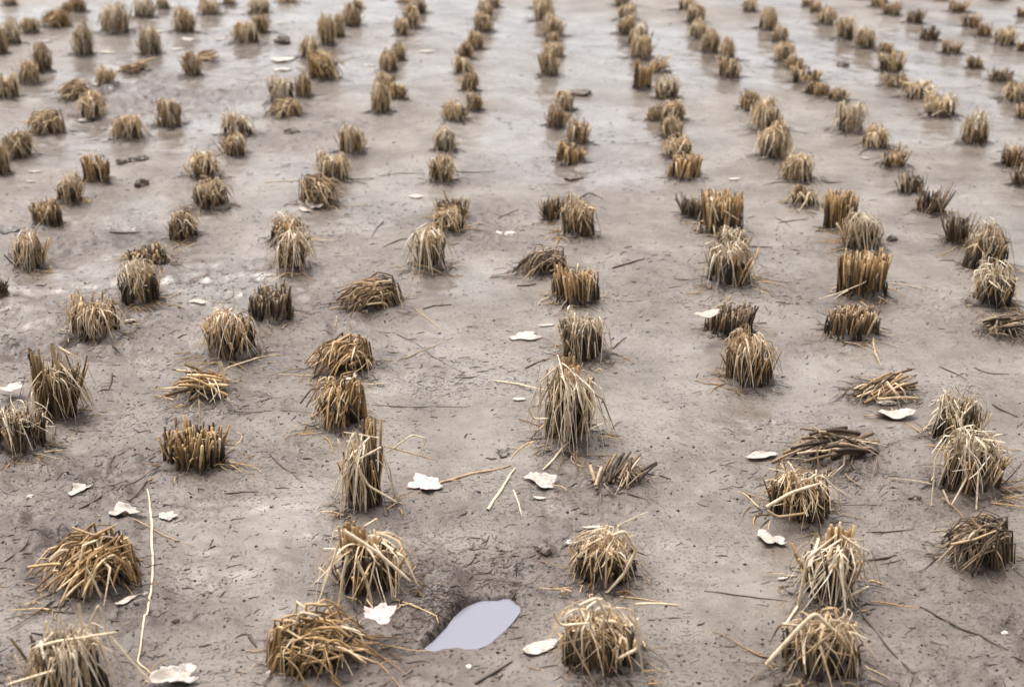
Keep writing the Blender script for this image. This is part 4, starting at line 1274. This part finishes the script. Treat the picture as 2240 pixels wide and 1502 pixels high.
# ------------------------------------------------------------------ stones, clods
def lump(name, px, py, wp, hfrac, mat, label, cat, seed, group=None):
    x, y = ground(px, py)
    s = FPX / depth_of(y)
    r = wp / s * .5
    nu, nv = 36, 18
    u = np.linspace(0, 2 * np.pi, nu, endpoint=False)
    v = np.linspace(-.5 * np.pi, .5 * np.pi, nv)
    Uu, Vv = np.meshgrid(u, v)
    X, Y, Z = np.cos(Uu) * np.cos(Vv), np.sin(Uu) * np.cos(Vv), np.sin(Vv)
    k = 1 + .26 * sn(X * 2 + Z, Y * 2 + Z * 1.7, 1.3, 60 + seed) + .22 * sn(X * 2 - Z * 2, Y * 2 + Z, .6, 61 + seed) + .16 * sn(X * 2 + Z * 3, Y * 2 - Z * 2, .3, 62 + seed)
    V = np.stack([X * k * r, Y * k * r * .8, Z * k * r * hfrac], -1).reshape(-1, 3)
    i = (np.arange(nv - 1)[:, None] * nu + np.arange(nu)[None, :]).ravel()
    j = (np.arange(nv - 1)[:, None] * nu + (np.arange(nu)[None, :] + 1) % nu).ravel()
    Q = np.stack([i, j, j + nu, i + nu], -1)
    o = build(name, V, Q, M[mat])
    o.location = (x, y, gz(x, y) + r * hfrac * .12)
    tag(o, label, cat, group)
    return o


M["clod"] = plain("dark_clod", (.075, .056, .046), (.17, .135, .112), .65, 70)
M["stone"] = plain("pale_stone", (.50, .44, .38), (.72, .66, .60), .5, 40)
CLODS = [(312, 411, 28, 0.90, "small round dark clod beside the blocky upright brown tuft"), (620, 92, 34, 0.68, "blurred dark clod near the top edge in open mud"),
         (640, 294, 36, 0.45, "flat dark lump beyond the whitish frizzy tuft"), (1272, 208, 46, 0.52, "dark heap of rotten straw behind a small far tuft"), (268, 358, 30, 0.60, "small brown clod before the low tuft with crossed blades"),
         (305, 354, 40, 0.60, "brown crumbly clod beside the small one, before the low tuft"), (1842, 141, 26, 0.60, "small dark clod alone between two far rows"),
         (1254, 388, 40, 0.38, "flat crumb of dark mud before the short brown apart tuft"), (1188, 1208, 34, 0.68, "dark clod near the puddle and the looping straw tuft"),
         (1950, 527, 22, 0.90, "small dark clod with a stalk beside the pale bladed tuft"), (2000, 1098, 26, 0.75, "dark round clod at the foot of the whitish front tuft"),
         (385, 1357, 16, 0.95, "tiny dark clod in open mud beside the long pale straw"), (125, 1170, 16, 0.95, "tiny dark clod behind the combed-over heap")]
for i, (px, py, wp, hf, label) in enumerate(CLODS):
    lump("mud_clod", px, py, wp, hf, "clod", label, "clod", i, "dark clods on the mud")
STONES = [(1116, 518, 22, .6, "half-sunken round white stone between two rows"), (1092, 516, 16, .5, "smaller pale stone beside the round white one"),
          (1025, 1458, 14, .7, "small pale pebble below the puddle"), (1245, 1190, 16, .7, "pale pebble beside the golden tuft with the looping straw"),
          (2196, 1392, 14, .7, "pale pebble beside the long dark twig"), (66, 1086, 14, .7, "pale pebble at the frame edge near the torn white leaf"),
          (590, 1481, 14, .6, "tiny pale pebble at the foot of the sideways straw heap")]
for i, (px, py, wp, hf, label) in enumerate(STONES):
    lump("pebble", px, py, wp, hf, "stone", label, "pebble", 30 + i, "pale pebbles in the mud")


# ------------------------------------------------------------------ litter nobody could count
def scatter():
    rng = np.random.default_rng(9)
    S = Strands()
    # rotted straw scraps
    n = 44000
    y = 1.25 + (rng.uniform(0, 1, n) ** 1.35) * 6.2
    x = rng.uniform(-1, 1, n) * (y * .42 + .15)
    cl = np.clip(.6 * sn(x, y, .34, 21) + .5 * sn(x, y, .11, 22), 0, 1)
    dens = .05 + 1.1 * np.clip(rough_mask(x, y), 0, 1) + 1.1 * cl * (.5 + .6 * np.clip(-x + .4, 0, 1)) + 14 * mound(x, y)
    keep = rng.uniform(0, 1, n) < dens
    keep &= sdf_poly(x, y, PUD) > .01
    x, y = x[keep], y[keep]
    for px, py, r, k in ((985, 1328, .028, 420), (930, 1365, .03, 200), (1080, 1225, .06, 360), (1115, 1285, .03, 140), (120, 1010, .12, 380), (60, 760, .16, 380), (1900, 1062, .1, 320),
                         (1700, 650, .12, 320), (1300, 650, .1, 240), (700, 690, .1, 240), (1010, 815, .09, 330), (340, 210, .25, 500), (1330, 1240, .07, 200), (880, 1275, .06, 220), (1540, 660, .10, 220),
                         (520, 900, .08, 160), (240, 1080, .08, 160), (420, 650, .12, 260), (620, 500, .14, 300), (1060, 500, .10, 260), (1330, 560, .12, 260), (1650, 1075, .05, 140), (2180, 1040, .07, 160)):
        gx, gy = ground(px, py)
        x = np.concatenate([x, gx + rng.normal(size=k) * r * .7])
        y = np.concatenate([y, gy + rng.normal(size=k) * r * .7])
    nm = 3600
    ym = 1.3 + rng.uniform(0, 1, nm) ** 1.15 * 4.6
    xm = rng.uniform(-1, 1, nm) * (ym * .42 + .1)
    km = rng.uniform(0, 1, nm) < .15 + .12 * (ym > 2.2) + .4 * np.clip(-xm / (.3 * ym), 0, 1) * (ym < 3.2) + .6 * np.clip(sn(xm, ym, .3, 29), 0, 1)
    x, y = np.concatenate([xm[km], x]), np.concatenate([ym[km], y])
    nm = int(km.sum())
    ok = sdf_poly(x, y, PUD) > .004
    nm = int(ok[:nm].sum())
    x, y = x[ok], y[ok]
    n = len(x)
    L = .0025 + .013 * rng.uniform(0, 1, n) ** 4 + .026 * (rng.uniform(0, 1, n) > .975) * rng.uniform(.3, 1, n)
    L[:nm] = rng.uniform(.003, .009, nm) + .02 * rng.uniform(0, 1, nm) ** 3
    a = np.where(rng.uniform(0, 1, n) < .6, .55 + rng.normal(size=n) * .45, rng.uniform(0, np.pi, n))
    dx, dy = np.cos(a) * L, np.sin(a) * L
    bend = rng.normal(size=n) * .22
    k = 5
    t = np.linspace(-.5, .5, k)[None, :]
    px = x[:, None] + dx[:, None] * t - dy[:, None] * bend[:, None] * (t * t - .1)
    py = y[:, None] + dy[:, None] * t + dx[:, None] * bend[:, None] * (t * t - .1)
    px += rng.normal(size=px.shape) * .0007
    py += rng.normal(size=py.shape) * .0009
    r = rng.uniform(.0002, .0010, n) * np.clip(L / .010, .7, 1.5)
    r[:nm] = rng.uniform(.0006, .0017, nm)
    pz = height(px, py, True) + r[:, None] * .1
    S.tubes(np.stack([px, py, pz], -1), r[:, None] * np.array([.5, 1, 1.1, .9, .4])[None, :], rng, 4)
    o = S.build("straw_scraps", M["scrap"])
    tag(o, "dark scraps of rotted straw strewn over the mud", "straw litter", kind="stuff")
    # crumbs of mud and chaff
    n = 30000
    y = 1.25 + (rng.uniform(0, 1, n) ** 1.5) * 5
    x = rng.uniform(-1, 1, n) * (y * .42 + .15)
    dens = .12 + .7 * np.clip(rough_mask(x, y), 0, 1) + 1.0 * np.clip(sn(x, y, .28, 23) - .1, 0, 1)
    keep = (rng.uniform(0, 1, n) < dens) & (sdf_poly(x, y, PUD) > .01)
    x, y = x[keep], y[keep]
    n = len(x)
    r = .0005 + .0019 * rng.uniform(0, 1, n) ** 3.5
    z = height(x, y, True)
    base = np.array([[1, 0, 0], [0, 1, 0], [-1, 0, 0], [0, -1, 0], [0, 0, .8], [0, 0, -.8]])
    V = base[None] * (r[:, None, None]) * rng.uniform(.6, 1.5, (n, 6, 1)) + np.stack([x, y, z + r * .2], -1)[:, None, :]
    f = np.array([[0, 1, 4], [1, 2, 4], [2, 3, 4], [3, 0, 4], [1, 0, 5], [2, 1, 5], [3, 2, 5], [0, 3, 5]])
    F = (np.arange(n)[:, None, None] * 6 + f[None]).reshape(-1, 3)
    o = build("mud_crumbs", V.reshape(-1, 3), np.zeros((0, 4), int), M["scrap"], None, F)
    tag(o, "tiny dark crumbs sprinkled over the wet mud", "crumbs", kind="stuff")


scatter()
